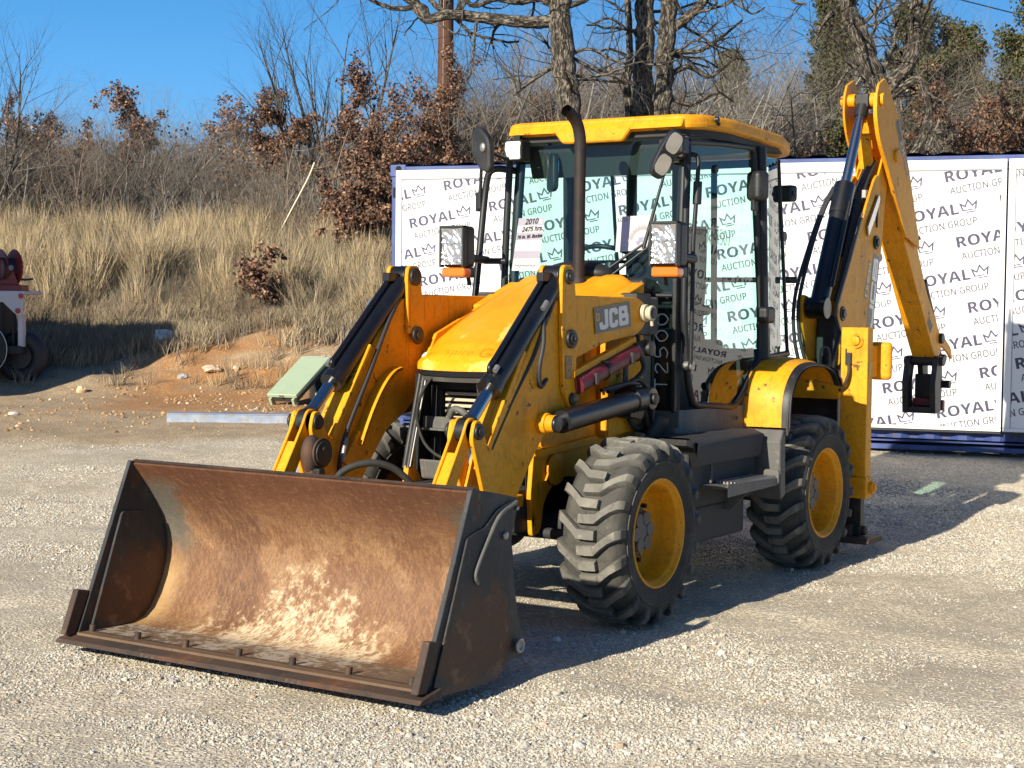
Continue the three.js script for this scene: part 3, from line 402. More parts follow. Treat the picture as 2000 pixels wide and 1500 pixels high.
  for (const s of [1, -1]) { const x = s * (O - 0.005), a = [x, 1.41, -0.055], b = [x, 1.445, -0.42], c = [x, 1.575, -0.405], d = [x, 1.538, -0.035]; P('maker_badge', s > 0 ? quad(a, b, c, d) : quad(b, a, d, c), decalMat(badge), V, true); }
  const warn = canvasTex(64, 160, (g) => { g.fillStyle = '#8d6a2a'; g.fillRect(0, 0, 64, 160); g.strokeStyle = '#2a2013'; g.lineWidth = 4; g.strokeRect(3, 3, 58, 154); g.beginPath(); g.moveTo(32, 16); g.lineTo(52, 62); g.lineTo(12, 62); g.closePath(); g.stroke(); g.beginPath(); g.moveTo(32, 30); g.lineTo(32, 48); g.stroke(); g.beginPath(); g.moveTo(16, 138); g.lineTo(30, 100); g.lineTo(46, 118); g.moveTo(30, 100); g.lineTo(44, 92); g.stroke(); });
  P('warning_label', quad([O + 0.0145, 1.2, 0.265], [O + 0.0145, 1.2, 0.205], [O + 0.0145, 1.31, 0.205], [O + 0.0145, 1.31, 0.265]), decalMat(warn), V, true);
  // dark coupling cover and loose hose on the far arm
  P('coupling_cover', [new THREE.SphereGeometry(0.075, 24, 16).scale(0.62, 1.25, 0.8).translate(-0.37, 0.84, 1.07), discX(-0.33, -0.315, 0.85, 1.05, 0.07), box(-0.4, -0.34, 0.66, 0.8, 1.02, 1.1, 0.02)], M.rust);
  P('coupling_cover', [discX(-0.318, -0.306, 0.85, 1.05, 0.058), discX(-0.306, -0.296, 0.87, 1.06, 0.012), box(-0.36, -0.31, 0.7, 0.78, 1.04, 1.09, 0.01)], M.black);
  P('bucket_hose', [pipe([[-0.2, 0.66, 1.15], [-0.17, 0.77, 1.1], [-0.08, 0.815, 1.02], [0.0, 0.79, 0.93], [0.06, 0.7, 0.85], [0.08, 0.6, 0.8]], 0.017, 40, 10)], M.hoseDusty);
}

// ---- hood, nose and engine bay
{
  const HZ = [[0.45, 1.225], [0.435, 1.255], [0.39, 1.3], [0.3, 1.362], [0.15, 1.43], [0, 1.487], [-0.2, 1.56], [-0.42, 1.635], [-0.68, 1.715], [-0.72, 1.72]];
  const HW = [[0.45, 0.285], [0.435, 0.295], [0.39, 0.308], [0.3, 0.325], [0.15, 0.352], [0, 0.372], [-0.2, 0.386], [-0.42, 0.394], [-0.68, 0.4], [-0.72, 0.4]];
  const ip = (T, z) => { for (let i = 0; i < T.length - 1; i++) if (z <= T[i][0] && z >= T[i + 1][0]) return lerp(T[i][1], T[i + 1][1], (T[i][0] - z) / (T[i][0] - T[i + 1][0])); return T[T.length - 1][1]; };
  const sec = (u, v) => {
    const z0 = v < 0.25 ? lerp(0.45, 0.3, v / 0.25) : lerp(0.3, -0.72, (v - 0.25) / 0.75), a = Math.abs(u), w = ip(HW, z0), h = ip(HZ, z0);
    const front = smooth(0.1, 0.45, z0), z = z0 - 0.09 * front * Math.pow(a, 4);
    const nose = smooth(0.3, 0.44, z0), drop = (0.085 * (1 - nose) + 0.008 * nose) * Math.pow(a, 2.6) + 0.09 * (1 - nose) * Math.pow(clamp((a - 0.86) / 0.14), 2) - 0.012 * nose * Math.pow(a, 2);
    const ridge = 0.012 * (smooth(0.42, 0.5, a) - smooth(0.72, 0.86, a)) * smooth(0.32, 0.05, z0) + 0.02 * smooth(0.45, 0.75, a) * smooth(-0.45, -0.7, z0);
    return [u * w * (1 - 0.02 * Math.pow(a, 6)), h - drop + ridge, z];
  };
  const tex = canvasTex(1024, 1024, (g, w, h) => {
    const im = g.createImageData(w, h), c = [0, 0, 0];
    for (let y = 0; y < h; y++) for (let x = 0; x < w; x++) {
      const i = y * 1024 + x, u = x / w, v = 1 - y / h, a = N1[i], b = N2[i], f = N3[i];
      c[0] = 232; c[1] = 153; c[2] = 10; mixc(c, 214, 136, 8, smooth(0.45, 0.7, f) * 0.5); mixc(c, 240, 178, 70, smooth(0.52, 0.68, b) * 0.22); mixc(c, 190, 120, 10, smooth(0.7, 0.85, NS[i]) * 0.3);
      const chip = smooth(0.055, 0.02, Math.hypot((u - 0.68) * 0.9 + (v - 0.36) * 0.2, (v - 0.36) * 0.75) + (b - 0.5) * 0.16 + (a - 0.5) * 0.1) + smooth(0.07, 0.03, Math.abs(v - 0.03) + Math.abs(u - 0.8) * 0.28 + (b - 0.5) * 0.12) + smooth(0.06, 0.03, Math.hypot((u - 0.22) * 0.6, v - 0.02) + (b - 0.5) * 0.1) + smooth(0.03, 0.01, Math.hypot((u - 0.36) * 0.5, v - 0.3) + (b - 0.5) * 0.1);
      mixc(c, 236, 196, 108, clamp(chip) * 0.8); mixc(c, 150, 104, 30, smooth(0.72, 0.84, NT[i]) * 0.2 * smooth(0.3, 0.9, v));
      im.data[i * 4] = c[0]; im.data[i * 4 + 1] = c[1]; im.data[i * 4 + 2] = c[2]; im.data[i * 4 + 3] = 255;
    }
    g.putImageData(im, 0, 0);
    g.fillStyle = 'rgba(186,112,6,0.5)'; g.font = 'bold 118px sans-serif'; g.save(); g.translate(300, 915); g.scale(1, 0.9); g.fillText('spire', 40, 0); g.restore();
    g.strokeStyle = 'rgba(180,106,6,0.6)'; g.lineWidth = 20; g.beginPath(); g.arc(735, 870, 50, 0.3, 5.4); g.stroke(); g.beginPath(); g.moveTo(735, 880); g.lineTo(790, 880); g.stroke();
  });
  const hoodMat = new THREE.MeshPhysicalMaterial({ map: tex, roughness: 0.5, specularIntensity: 0.7, clearcoat: 0.08, clearcoatRoughness: 0.3, bumpMap: rep(bumpFine, 0.5), bumpScale: 0.001 });
  const outer = surf((u, v) => sec(u * 2 - 1, v), 48, 60);
  P('hood', [outer], hoodMat, V, true);
  // turned-down rim under the hood edge
  const rim = []; for (const s of [-1, 1]) rim.push(surf((u, v) => { const p = sec(s, lerp(0, 1, u)); return [p[0] - s * 0.012 * v, p[1] - 0.03 * v, p[2]]; }, 40, 1)); rim.push(surf((u, v) => { const p = sec(u * 2 - 1, 0); return [p[0] * (1 - 0.02 * v), p[1] - 0.028 * v, p[2] - 0.012 * v]; }, 30, 1));
  P('hood_rim', rim, M.blackGloss);
  P('hood_rim', [surf((u, v) => { const p = sec(u * 2 - 1, 0); return [p[0] * 0.97, p[1] - 0.026 - 0.03 * v, p[2] - 0.02 - 0.02 * v]; }, 30, 1)], M.grey);
  // sides
  const skirt = [[0.22, 1.22], [0.1, 1.4], [-0.1, 1.47], [-0.34, 1.555], [-0.34, 0.86], [0.2, 0.83], [0.26, 0.98]];
  for (const s of [1, -1]) P('hood_side', s > 0 ? plateX(skirt, 0.345, 0.365, 0.01) : mirror(plateX(skirt, 0.345, 0.365, 0.01)), M.yellow);
  const rearSkirt = [[-0.325, 1.55], [-0.72, 1.68], [-0.72, 0.9], [-0.325, 0.87]];
  for (const s of [1, -1]) { const g = join([plateX(rearSkirt, 0.35, 0.425, 0.012, 0.006), plateX([[-0.33, 1.3], [-0.37, 1.3], [-0.37, 0.88], [-0.33, 0.88]], 0.41, 0.435, 0.004)]); P('hood_side', s > 0 ? g : mirror(g), M.yellow); }
  for (const s of [1, -1]) for (let k = 0; k < 3; k++) { const z = 0.05 - k * 0.115, g = plateX([[z, 1.3 + k * 0.03, 0.012], [z - 0.085, 1.325 + k * 0.03, 0.012], [z - 0.1, 1.12 + k * 0.02, 0.03], [z - 0.02, 1.09 + k * 0.02, 0.012]], 0.362, 0.374, 0.01, 0.005); P('side_vent', s > 0 ? g : mirror(g), M.yellow); }
  // engine bay seen through the open nose
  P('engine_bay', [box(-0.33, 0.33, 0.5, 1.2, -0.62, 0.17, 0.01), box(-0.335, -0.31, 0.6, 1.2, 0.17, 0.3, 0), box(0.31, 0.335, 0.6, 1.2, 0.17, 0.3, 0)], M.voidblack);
  P('radiator_frame', [box(-0.3, 0.3, 1.12, 1.2, 0.175, 0.21), box(-0.3, -0.24, 0.66, 1.12, 0.175, 0.21), box(0.24, 0.3, 0.66, 1.12, 0.175, 0.21), box(-0.3, 0.3, 0.6, 0.66, 0.175, 0.21)], M.interior);
  for (let k = 0; k < 14; k++) { const y = 1.1 - k * 0.0305; if (Math.abs(y - 0.93) < 0.035) continue; P('radiator_slat', [box(y > 0.93 ? -0.21 : -0.2 + 0.012 * Math.max(0, k - 6), 0.23, y - 0.007, y + 0.008, 0.18, 0.212, 0.002)], M.fin); }
  P('slat_brace', [rod([0.02, 0.68, 0.215], [0.05, 1.11, 0.215], 0.007, 0.007, 6)], M.voidblack);
  P('nose_bar', [box(-0.3, 0.3, 0.925, 0.985, 0.26, 0.285), box(-0.3, 0.3, 0.915, 0.928, 0.24, 0.31)], M.grey);
  for (const x of [-0.02, 0.09]) P('nose_bolt', [new THREE.CylinderGeometry(0.013, 0.013, 0.02, 6).rotateX(Math.PI / 2).translate(x, 0.955, 0.293)], M.steel);
  P('latch', [pipe([[-0.12, 0.99, 0.3], [-0.08, 1.03, 0.32], [-0.03, 1.02, 0.32], [0.0, 0.985, 0.3]], 0.018, 12, 8)], M.grey);
  P('nose_cable', [pipe([[-0.13, 1.22, 0.4], [-0.2, 1.12, 0.42], [-0.25, 0.98, 0.4], [-0.2, 0.84, 0.38], [-0.08, 0.77, 0.34], [0.05, 0.77, 0.3]], 0.008, 40, 8), pipe([[0.1, 1.22, 0.39], [0.105, 1.05, 0.37], [0.1, 0.9, 0.35]], 0.007, 20, 8)], M.hoseDusty);
  P('nose_strut', [rod([-0.285, 1.21, 0.32], [-0.31, 0.73, 0.42], 0.014), rod([-0.255, 1.21, 0.33], [-0.28, 0.73, 0.43], 0.014), rod([0.285, 1.21, 0.32], [0.31, 0.73, 0.42], 0.014)], M.black);
  P('nose_strut', [rod([-0.235, 1.205, 0.34], [-0.265, 0.74, 0.435], 0.0045)], M.steel);
  P('engine_hose', [pipe([[-0.06, 0.9, 0.24], [-0.05, 0.85, 0.25], [0, 0.76, 0.26], [0.06, 0.7, 0.26]], 0.026, 20, 10)], M.hoseDusty);
  P('nose_tray', [plateX([[0.25, 0.68], [0.4, 0.68, 0.02], [0.42, 0.78, 0.02], [0.4, 0.78, 0.01], [0.385, 0.71, 0.02], [0.25, 0.71]], -0.22, 0.24, 0.005), box(-0.2, 0.22, 0.62, 0.66, 0.3, 0.42, 0.01)], M.grey);
  P('front_beam', [box(-0.36, 0.36, 0.58, 0.64, 0.36, 0.46, 0.008), ...both([plateX([[0.3, 0.62], [0.46, 0.62], [0.44, 0.75, 0.02], [0.36, 0.72, 0.02]], 0.27, 0.3, 0.004)])], M.yellow);
  // frame plates beside the front axle
  const cheek = [[0.27, 0.86, 0.03], [0.3, 0.62, 0.03], [0.28, 0.42, 0.03], [0.2, 0.44, 0.04], [0.17, 0.6, 0.06], [0.02, 0.7, 0.08], [-0.18, 0.68, 0.06], [-0.75, 0.66], [-0.75, 0.93], [-0.3, 0.885]];
  for (const s of [1, -1]) { const g = join([plateX(cheek, 0.335, 0.36, 0.005, 0.003, [[[0.27, 0.56], [0.22, 0.5], [0.24, 0.47], [0.28, 0.48]]]), plateX([[0.28, 0.85], [0.27, 0.815], [-0.28, 0.845], [-0.28, 0.885]], 0.355, 0.4, 0.006), latheX([[0, 0], [0, 0.085], [0.02, 0.075], [0.02, 0]], 24).translate(0.36, 0.74, 0.08), plateX([[0.18, 0.69], [0.1, 0.81, 0.05], [0.0, 0.78, 0.03], [0.12, 0.7, 0.03]], 0.358, 0.375, 0.004)]); P('frame_cheek', s > 0 ? g : mirror(g), M.yellow); }
  P('chassis_rail', [box(-0.33, -0.2, 0.45, 0.66, -2.7, 0.4, 0.01), box(0.2, 0.33, 0.45, 0.66, -2.7, 0.4, 0.01), box(-0.32, 0.32, 0.5, 0.64, -1.5, -0.6, 0.01)], M.interior);
  P('axle', [rod([-0.66, 0.455, 0], [0.66, 0.455, 0], 0.07), new THREE.SphereGeometry(0.15, 20, 14).translate(0, 0.455, 0), rod([-0.66, 0.455, -2.1265], [0.66, 0.455, -2.1265], 0.08), new THREE.SphereGeometry(0.17, 20, 14).translate(0, 0.455, -2.1265), rod([-0.55, 0.43, 0.16], [0.55, 0.43, 0.16], 0.028)], M.interior);
  P('exhaust_stack', [rod([0.1, 1.6, -0.58], [0.1, 2.4, -0.58], 0.031, 0.031, 20), pipe([[0.1, 2.38, -0.58], [0.1, 2.45, -0.575], [0.095, 2.52, -0.55], [0.085, 2.565, -0.5], [0.08, 2.58, -0.46]], 0.032, 20, 20), latheX([[0, 0.055], [0.05, 0.04], [0.06, 0.034]], 16).rotateZ(Math.PI / 2).translate(0.1, 1.64, -0.58)], M.stack);
  P('wiper_cowl', [box(-0.4, 0.42, 1.62, 1.705, -0.84, -0.73, 0.03), new THREE.SphereGeometry(0.2, 20, 12).scale(1.1, 0.36, 0.45).translate(0.0, 1.725, -0.75)], M.blackGloss);
  P('side_hose', [pipe([[0.47, 1.42, -0.56], [0.48, 1.3, -0.58], [0.5, 1.22, -0.58], [0.47, 1.14, -0.5], [0.46, 1.05, -0.5]], 0.013, 24, 8), pipe([[0.5, 1.12, -0.2], [0.52, 1.15, -0.35], [0.53, 1.17, -0.48], [0.54, 1.08, -0.6], [0.53, 0.95, -0.64], [0.53, 0.88, -0.72]], 0.013, 30, 8), pipe([[0.48, 1.14, -0.42], [0.5, 1.13, -0.56], [0.5, 1.0, -0.6], [0.5, 0.9, -0.66]], 0.015, 24, 8), pipe([[0.44, 1.0, -0.5], [0.46, 0.93, -0.55], [0.46, 0.91, -0.62], [0.48, 0.98, -0.7]], 0.015, 24, 8), pipe([[0.52, 1.13, -0.1], [0.56, 1.16, -0.3], [0.55, 1.15, -0.44]], 0.01, 20, 8)], M.hose);
  P('hose_pipe', [pipe([[0.46, 1.46, -0.52], [0.465, 1.36, -0.53], [0.47, 1.32, -0.55]], 0.014, 12, 8), pipe([[0.45, 1.26, -0.48], [0.46, 1.2, -0.46], [0.46, 1.14, -0.46]], 0.015, 12, 8)], M.grey);
}

// ---- wheels
{
  const crown = [[-0.155, 0.262], [-0.162, 0.29], [-0.168, 0.335], [-0.163, 0.375], [-0.146, 0.402], [-0.11, 0.418], [0, 0.424], [0.11, 0.418], [0.146, 0.402], [0.163, 0.375], [0.168, 0.335], [0.162, 0.305], [0.155, 0.296], [0.158, 0.28], [0.15, 0.262]];
  const rad = (s) => { for (let i = 0; i < crown.length - 1; i++) { const [a, ra] = crown[i], [b, rb] = crown[i + 1]; if (b > a && s >= a && s <= b) return lerp(ra, rb, (s - a) / (b - a)); } return 0.4; };
  function lug(th, side, R) {
    const path = [[-0.046, 0, 0.048], [0.0, 0, 0.05], [0.044, 0.006, 0.05], [0.08, 0.075, 0.046], [0.115, 0.135, 0.046], [0.148, 0.18, 0.05], [0.161, 0.2, 0.052], [0.166, 0.21, 0.05]], pos = [], f = [];
    path.forEach(([s, dt, half], k) => {
      const r0 = (k < 6 ? rad(Math.min(Math.abs(s), 0.146)) - 0.01 : [0.385, 0.355][k - 6]) - 0.004, top = [0.454, 0.458, 0.458, 0.456, 0.452, 0.443, 0.418, 0.375][k] * (1 + 0.004 * (R() - 0.5)), sx = k < 6 ? s : s + 0.004;
      const hw = half / 0.44, push = (r, t, extra) => pos.push([side * (sx + (k >= 6 ? extra : 0)), r * Math.sin(th + t), r * Math.cos(th + t)]);
      push(r0, dt - hw * 0.62, -0.01); push(top, dt - hw * 0.42, 0.006); push(top, dt + hw * 0.42, 0.006); push(r0, dt + hw * 0.62, -0.01);
    });
    const tri = (a, b, c) => side > 0 ? f.push(pos[a], pos[b], pos[c]) : f.push(pos[a], pos[c], pos[b]);
    for (let k = 0; k < path.length - 1; k++) for (let e = 0; e < 3; e++) { const a = k * 4 + e, b = a + 1, c = a + 4, d = b + 4; tri(a, c, b); tri(b, c, d); }
    const L = (path.length - 1) * 4; tri(0, 1, 2); tri(0, 2, 3); tri(L, L + 2, L + 1); tri(L, L + 3, L + 2);
    const g = new THREE.BufferGeometry(); g.setAttribute('position', new THREE.Float32BufferAttribute(f.flat(), 3)); g.computeVertexNormals(); return g;
  }
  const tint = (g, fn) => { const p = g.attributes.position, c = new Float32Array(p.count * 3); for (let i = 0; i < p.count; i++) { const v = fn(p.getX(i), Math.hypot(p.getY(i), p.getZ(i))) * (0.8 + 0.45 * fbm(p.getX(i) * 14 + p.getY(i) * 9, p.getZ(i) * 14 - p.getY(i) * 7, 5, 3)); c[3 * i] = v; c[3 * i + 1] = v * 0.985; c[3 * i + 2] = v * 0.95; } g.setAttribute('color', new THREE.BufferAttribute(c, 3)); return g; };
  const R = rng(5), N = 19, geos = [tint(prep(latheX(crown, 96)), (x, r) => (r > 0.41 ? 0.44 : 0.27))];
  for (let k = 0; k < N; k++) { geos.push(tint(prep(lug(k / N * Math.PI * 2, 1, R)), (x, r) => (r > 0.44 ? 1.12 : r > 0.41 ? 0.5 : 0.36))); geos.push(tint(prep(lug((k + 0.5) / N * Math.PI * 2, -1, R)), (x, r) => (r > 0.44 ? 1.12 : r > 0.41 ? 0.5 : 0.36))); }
  for (const s of [-1, 1]) geos.push(tint(prep(new THREE.TorusGeometry(0.345, 0.004, 6, 72).rotateY(Math.PI / 2).translate(s * 0.167, 0, 0)), () => 0.5));
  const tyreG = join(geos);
  const rimG = join([latheX([[0.125, 0.262], [0.152, 0.268], [0.158, 0.264], [0.156, 0.256], [0.14, 0.25], [0.132, 0.24], [0.12, 0.232], [0.05, 0.226], [0.02, 0.218], [-0.01, 0.2], [-0.018, 0.18], [-0.016, 0.1], [-0.016, 0.02]], 72)]);
  const lobes = []; for (let k = 0; k < 6; k++) lobes.push(new THREE.CylinderGeometry(0.034, 0.036, 0.03, 16).rotateZ(-Math.PI / 2).translate(0.055, 0.07 * Math.sin(k * Math.PI / 3), 0.07 * Math.cos(k * Math.PI / 3)));
  const hubG = join([latheX([[-0.02, 0.13], [0.015, 0.128], [0.03, 0.12], [0.038, 0.11], [0.044, 0.1], [0.044, 0.06], [0.062, 0.055], [0.066, 0.04], [0.066, 0]], 40), ...lobes]);
  const bolts = []; for (let k = 0; k < 10; k++) bolts.push(new THREE.CylinderGeometry(0.012, 0.012, 0.03, 6).rotateZ(-Math.PI / 2).translate(0.0, 0.165 * Math.sin(k * 0.628), 0.165 * Math.cos(k * 0.628))); bolts.push(new THREE.CylinderGeometry(0.006, 0.006, 0.05, 6).rotateZ(-0.6).translate(0.04, -0.2, 0.08));
  const boltG = join(bolts);
  [[0.755, 0, 0.1], [0.755, -2.1265, 0.62], [-0.755, 0, 0.33], [-0.755, -2.1265, 0.2]].forEach(([x, z, a]) => {
    const w = sub('wheel', V); w.position.set(x, 0.4576, z); w.rotation.set(0, x < 0 ? Math.PI : 0, 0);
    const inner = (n, g, m) => { const o = new THREE.Mesh(g, m); o.name = n; o.castShadow = o.receiveShadow = true; o.rotation.x = a; w.add(o); };
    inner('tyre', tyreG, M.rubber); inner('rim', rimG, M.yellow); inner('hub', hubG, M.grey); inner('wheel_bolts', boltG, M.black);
  });
}
// ---- cab
{
  // side wall of the cab: narrower at the front and a little narrower at the roof
  const wx = (z, y = 1.4) => lerp(0.578, 0.642, clamp((-0.88 - z) / 0.85)) - 0.02 * clamp((y - 1.3) / 1.2) - 0.07 * Math.pow(clamp((-1.7 - z) / 0.5), 1.5);
  const on = (z, y, o = 0) => [wx(z, y) + o, y, z];
  const bar = (pts, r, o = 0, seg = 8) => bentPipe(pts.map(([z, y]) => on(z, y, o)), r, 0.05, seg);
  // roof
  const plan = [[-0.56, -0.9], [-0.62, -1.02], [-0.665, -1.3], [-0.665, -2.0], [-0.6, -2.24], [-0.45, -2.33], [0.45, -2.33], [0.6, -2.24], [0.665, -2.0], [0.665, -1.3], [0.62, -1.02], [0.56, -0.9]];
  const roof = plateY(plan, 2.53, 2.605, 0.06, 0.024), p = roof.attributes.position;
  for (let i = 0; i < p.count; i++) { const z = p.getZ(i), x = p.getX(i), t = clamp((-1.45 - z) / 0.9); p.setY(i, p.getY(i) - 0.075 * t * t - 0.02 * smooth(-1.1, -0.85, z) - 0.02 * Math.pow(Math.abs(x) / 0.66, 3) + (p.getY(i) > 2.55 ? 0.012 * (1 - Math.pow(x / 0.66, 2)) : 0)); }
  roof.computeVertexNormals();
  P('roof', [roof, plateZ([[-0.25, 2.525], [-0.19, 2.452, 0.02], [0.19, 2.452, 0.02], [0.25, 2.525]], -0.915, -0.87, 0.01, 0.008), plateX([[-0.9, 2.56], [-0.87, 2.512], [-1.0, 2.512], [-1.0, 2.57]], -0.55, 0.55, 0.01, 0.006)], M.yellow);
  P('roof_lining', [plateY(plan.map(([x, z]) => [x * 0.95, -1.6 + (z + 1.6) * 0.95]), 2.47, 2.528, 0.05, 0.004)], M.interior);
  P('roof_knob', [rod([0.645, 2.565, -1.1], [0.662, 2.567, -1.1], 0.018, 0.014, 12), rod([0.64, 2.55, -1.12], [0.655, 2.54, -1.13], 0.01, 0.01, 8)], M.blackGloss);
  // pillars and door frame
  const fp = [[-0.9, 2.46], [-0.885, 2.1], [-0.872, 1.75], [-0.868, 1.3], [-0.875, 0.9]];
  for (const s of [1, -1]) {
    const g = join([surf((u, v) => { const q = [-0.985 + 0.12 * Math.pow(1 - v, 0.8), lerp(0.9, 2.47, v)], a = u * Math.PI * 2; return [0.535 + 0.03 * Math.cos(a) - 0.012 * v, q[1], q[0] + 0.024 * Math.sin(a)]; }, 12, 14), rod([0.66, 0.95, -1.78], [0.645, 2.47, -1.7], 0.032, 0.03, 12), rod([0.5, 1.25, -2.28], [0.49, 2.45, -2.24], 0.035, 0.035, 12)]);
    P('pillar', s > 0 ? g : mirror(g), M.blackGloss);
  }
  const doorLine = [[-0.925, 2.435], [-0.9, 2.0], [-0.885, 1.5], [-0.93, 1.15], [-0.98, 1.02], [-1.42, 0.985], [-1.52, 1.05], [-1.74, 1.28], [-1.735, 1.6], [-1.68, 2.1], [-1.65, 2.46], [-1.3, 2.455], [-0.925, 2.435]];
  for (const s of [1, -1]) { const g = bar(doorLine, 0.021, 0.004); P('door_frame', s > 0 ? g : mirror(g), M.blackGloss); }
  for (const s of [1, -1]) {
    const N = 20, g = surf((u, v) => { const y = lerp(0.995, 2.445, v), z0 = y < 1.5 ? lerp(-0.885, -0.975, smooth(1.3, 1.0, y)) : lerp(-0.885, -0.925, (y - 1.5) / 0.95), z1 = y < 1.28 ? lerp(-1.44, -1.74, (y - 0.995) / 0.285) : lerp(-1.742, -1.655, (y - 1.28) / 1.17); const z = lerp(z0, z1, u); return on(z, y, 0.0); }, 6, N);
    P('door_glass', s > 0 ? g : mirror(g), M.glass);
    const q = surf((u, v) => { const y = lerp(1.27, 2.43, v), z = lerp(lerp(-1.8, -1.715, v), lerp(-2.3, -2.12, v), u); return on(z, y, 0.004); }, 8, 4); P('quarter_glass', s > 0 ? q : mirror(q), M.glass);
    const fr = join([bar([[-1.805, 1.26], [-1.72, 2.44]], 0.016, 0.004), bar([[-2.3, 1.27], [-2.12, 2.43]], 0.012, 0.002), bar([[-1.8, 1.26], [-2.05, 1.262], [-2.3, 1.27]], 0.02, 0)]); P('quarter_frame', s > 0 ? fr : mirror(fr), M.blackGloss);
  }
  // windscreen, lower corner panes, rear window
  const front = (u, v, y0, y1, x0, x1) => { const x = lerp(x0, x1, u), y = lerp(y0, y1, v); return [x, y, -0.862 - 0.1 * clamp((y - 1.6) / 0.87) + 0.035 * (1 - Math.pow(x / 0.53, 2))]; };
  P('windscreen', [surf((u, v) => front(u, v, 1.62, 2.455, -0.52, 0.52), 16, 6)], M.glass);
  for (const s of [1, -1]) { const g = surf((u, v) => front(u, v, 0.98, 1.6, 0.415, 0.52), 4, 4); P('corner_glass', s > 0 ? g : mirror(g), M.glass); }
  P('corner_frame', both([rod([0.52, 1.61, -0.86], [0.4, 1.61, -0.845], 0.012, 0.012, 8), rod([0.41, 0.97, -0.85], [0.41, 1.66, -0.85], 0.012, 0.012, 8), rod([0.41, 0.97, -0.85], [0.53, 0.97, -0.87], 0.014, 0.014, 8)]), M.blackGloss);
  P('rear_window', [surf((u, v) => [lerp(-0.48, 0.48, u), lerp(1.28, 2.42, v), -2.3 + 0.04 * v - 0.03 * (1 - Math.pow(u * 2 - 1, 2))], 8, 4)], M.glass);
  P('rear_frame', [rod([-0.5, 1.27, -2.29], [0.5, 1.27, -2.29], 0.025), rod([-0.5, 2.43, -2.25], [0.5, 2.43, -2.25], 0.025), rod([-0.5, 1.72, -2.3], [0.5, 1.72, -2.3], 0.016), rod([0.07, 1.27, -2.32], [0.07, 2.43, -2.28], 0.02), rod([-0.19, 1.27, -2.32], [-0.19, 2.43, -2.28], 0.03)], M.blackGloss);
  // lower body below the glass
  const sill = (o) => surf((u, v) => { const z = lerp(-0.84, -1.6, u), y = lerp(0.83, 0.995, v); return [wx(z) + 0.02 + o - 0.06 * Math.pow(clamp((z + 0.93) / 0.09), 2), y, z]; }, 14, 2);
  P('cab_sill', both([sill(0), surf((u, v) => [lerp(wx(-0.84) - 0.02, 0.4, u), lerp(0.83, 0.99, v), -0.84], 2, 1), box(0.4, 0.56, 0.8, 0.835, -1.6, -0.84, 0.004)]), M.grey);
  P('cab_sill', both([surf((u, v) => { const y = lerp(0.985, 1.3, v); const z1 = lerp(-1.43, -1.76, v); return [wx(z1) + 0.015, y, lerp(z1, z1 - 0.12, u)]; }, 3, 6), plateX([[-0.83, 0.98], [-0.83, 1.7], [-0.87, 1.72], [-0.9, 1.0]], 0.535, 0.558, 0.01)]), M.black);
  P('sill_knob', [discX(0.645, 0.655, 0.93, -1.42, 0.012)], M.voidblack);
  P('cab_floor', [box(-0.55, 0.55, 0.86, 0.95, -2.25, -0.9, 0.01), box(-0.52, 0.52, 0.7, 1.26, -2.32, -2.22, 0.01), box(-0.56, -0.5, 0.9, 1.25, -2.25, -1.75, 0.01), box(0.5, 0.6, 0.9, 1.24, -2.25, -1.8, 0.01)], M.interior);
  P('seat', [box(-0.25, 0.25, 1.3, 1.42, -1.75, -1.25, 0.05), box(-0.22, 0.22, 0.95, 1.32, -1.68, -1.3, 0.04)], M.fabric);
  P('backrest', [surf((u, v) => { const a = u * Math.PI * 2, y = lerp(1.36, 2.02, v), w = 0.25 * (1 - 0.12 * Math.pow(v, 3)); const c = Math.cos(a), s = Math.sin(a); return [w * Math.sign(c) * Math.pow(Math.abs(c), 0.5), y, -1.76 - 0.1 * v + 0.06 * Math.sign(s) * Math.pow(Math.abs(s), 0.6)]; }, 28, 8), box(-0.215, 0.215, 1.98, 2.03, -1.92, -1.8, 0.024), box(-0.33, -0.26, 1.5, 1.56, -1.75, -1.35, 0.025), box(0.26, 0.33, 1.5, 1.56, -1.75, -1.35, 0.025)], M.fabric);
  P('steering_wheel', [new THREE.TorusGeometry(0.19, 0.014, 10, 40).rotateX(Math.PI / 2 - 0.45).translate(0.0, 1.8, -1.12), rod([0, 1.2, -0.98], [0, 1.79, -1.11], 0.035), rod([-0.18, 1.8, -1.12], [0.18, 1.8, -1.12], 0.01)], M.blackGloss);
  P('dashboard', [box(-0.2, 0.2, 1.0, 1.66, -1.06, -0.92, 0.05), box(-0.5, 0.5, 1.56, 1.63, -0.98, -0.9, 0.02), box(0.3, 0.42, 0.95, 1.4, -1.3, -1.1, 0.03)], M.interior);
  P('side_console', [box(-0.5, -0.3, 0.95, 1.4, -1.7, -1.1, 0.04), rod([-0.4, 1.4, -1.25], [-0.38, 1.58, -1.2], 0.012), new THREE.SphereGeometry(0.025, 12, 8).translate(-0.38, 1.6, -1.2), rod([0.37, 1.4, -1.2], [0.36, 1.56, -1.18], 0.01), box(-0.2, 0.2, 0.95, 1.35, -2.2, -2.08, 0.03), rod([-0.1, 1.35, -2.1], [-0.1, 1.6, -2.0], 0.012), rod([0.1, 1.35, -2.1], [0.1, 1.6, -2.0], 0.012)], M.interior);
  P('sun_visor', [surf((u, v) => [lerp(-0.5, 0.4, u), lerp(2.28, 2.46, v), -1.0 - 0.06 * (1 - v)], 4, 2)], M.interior);
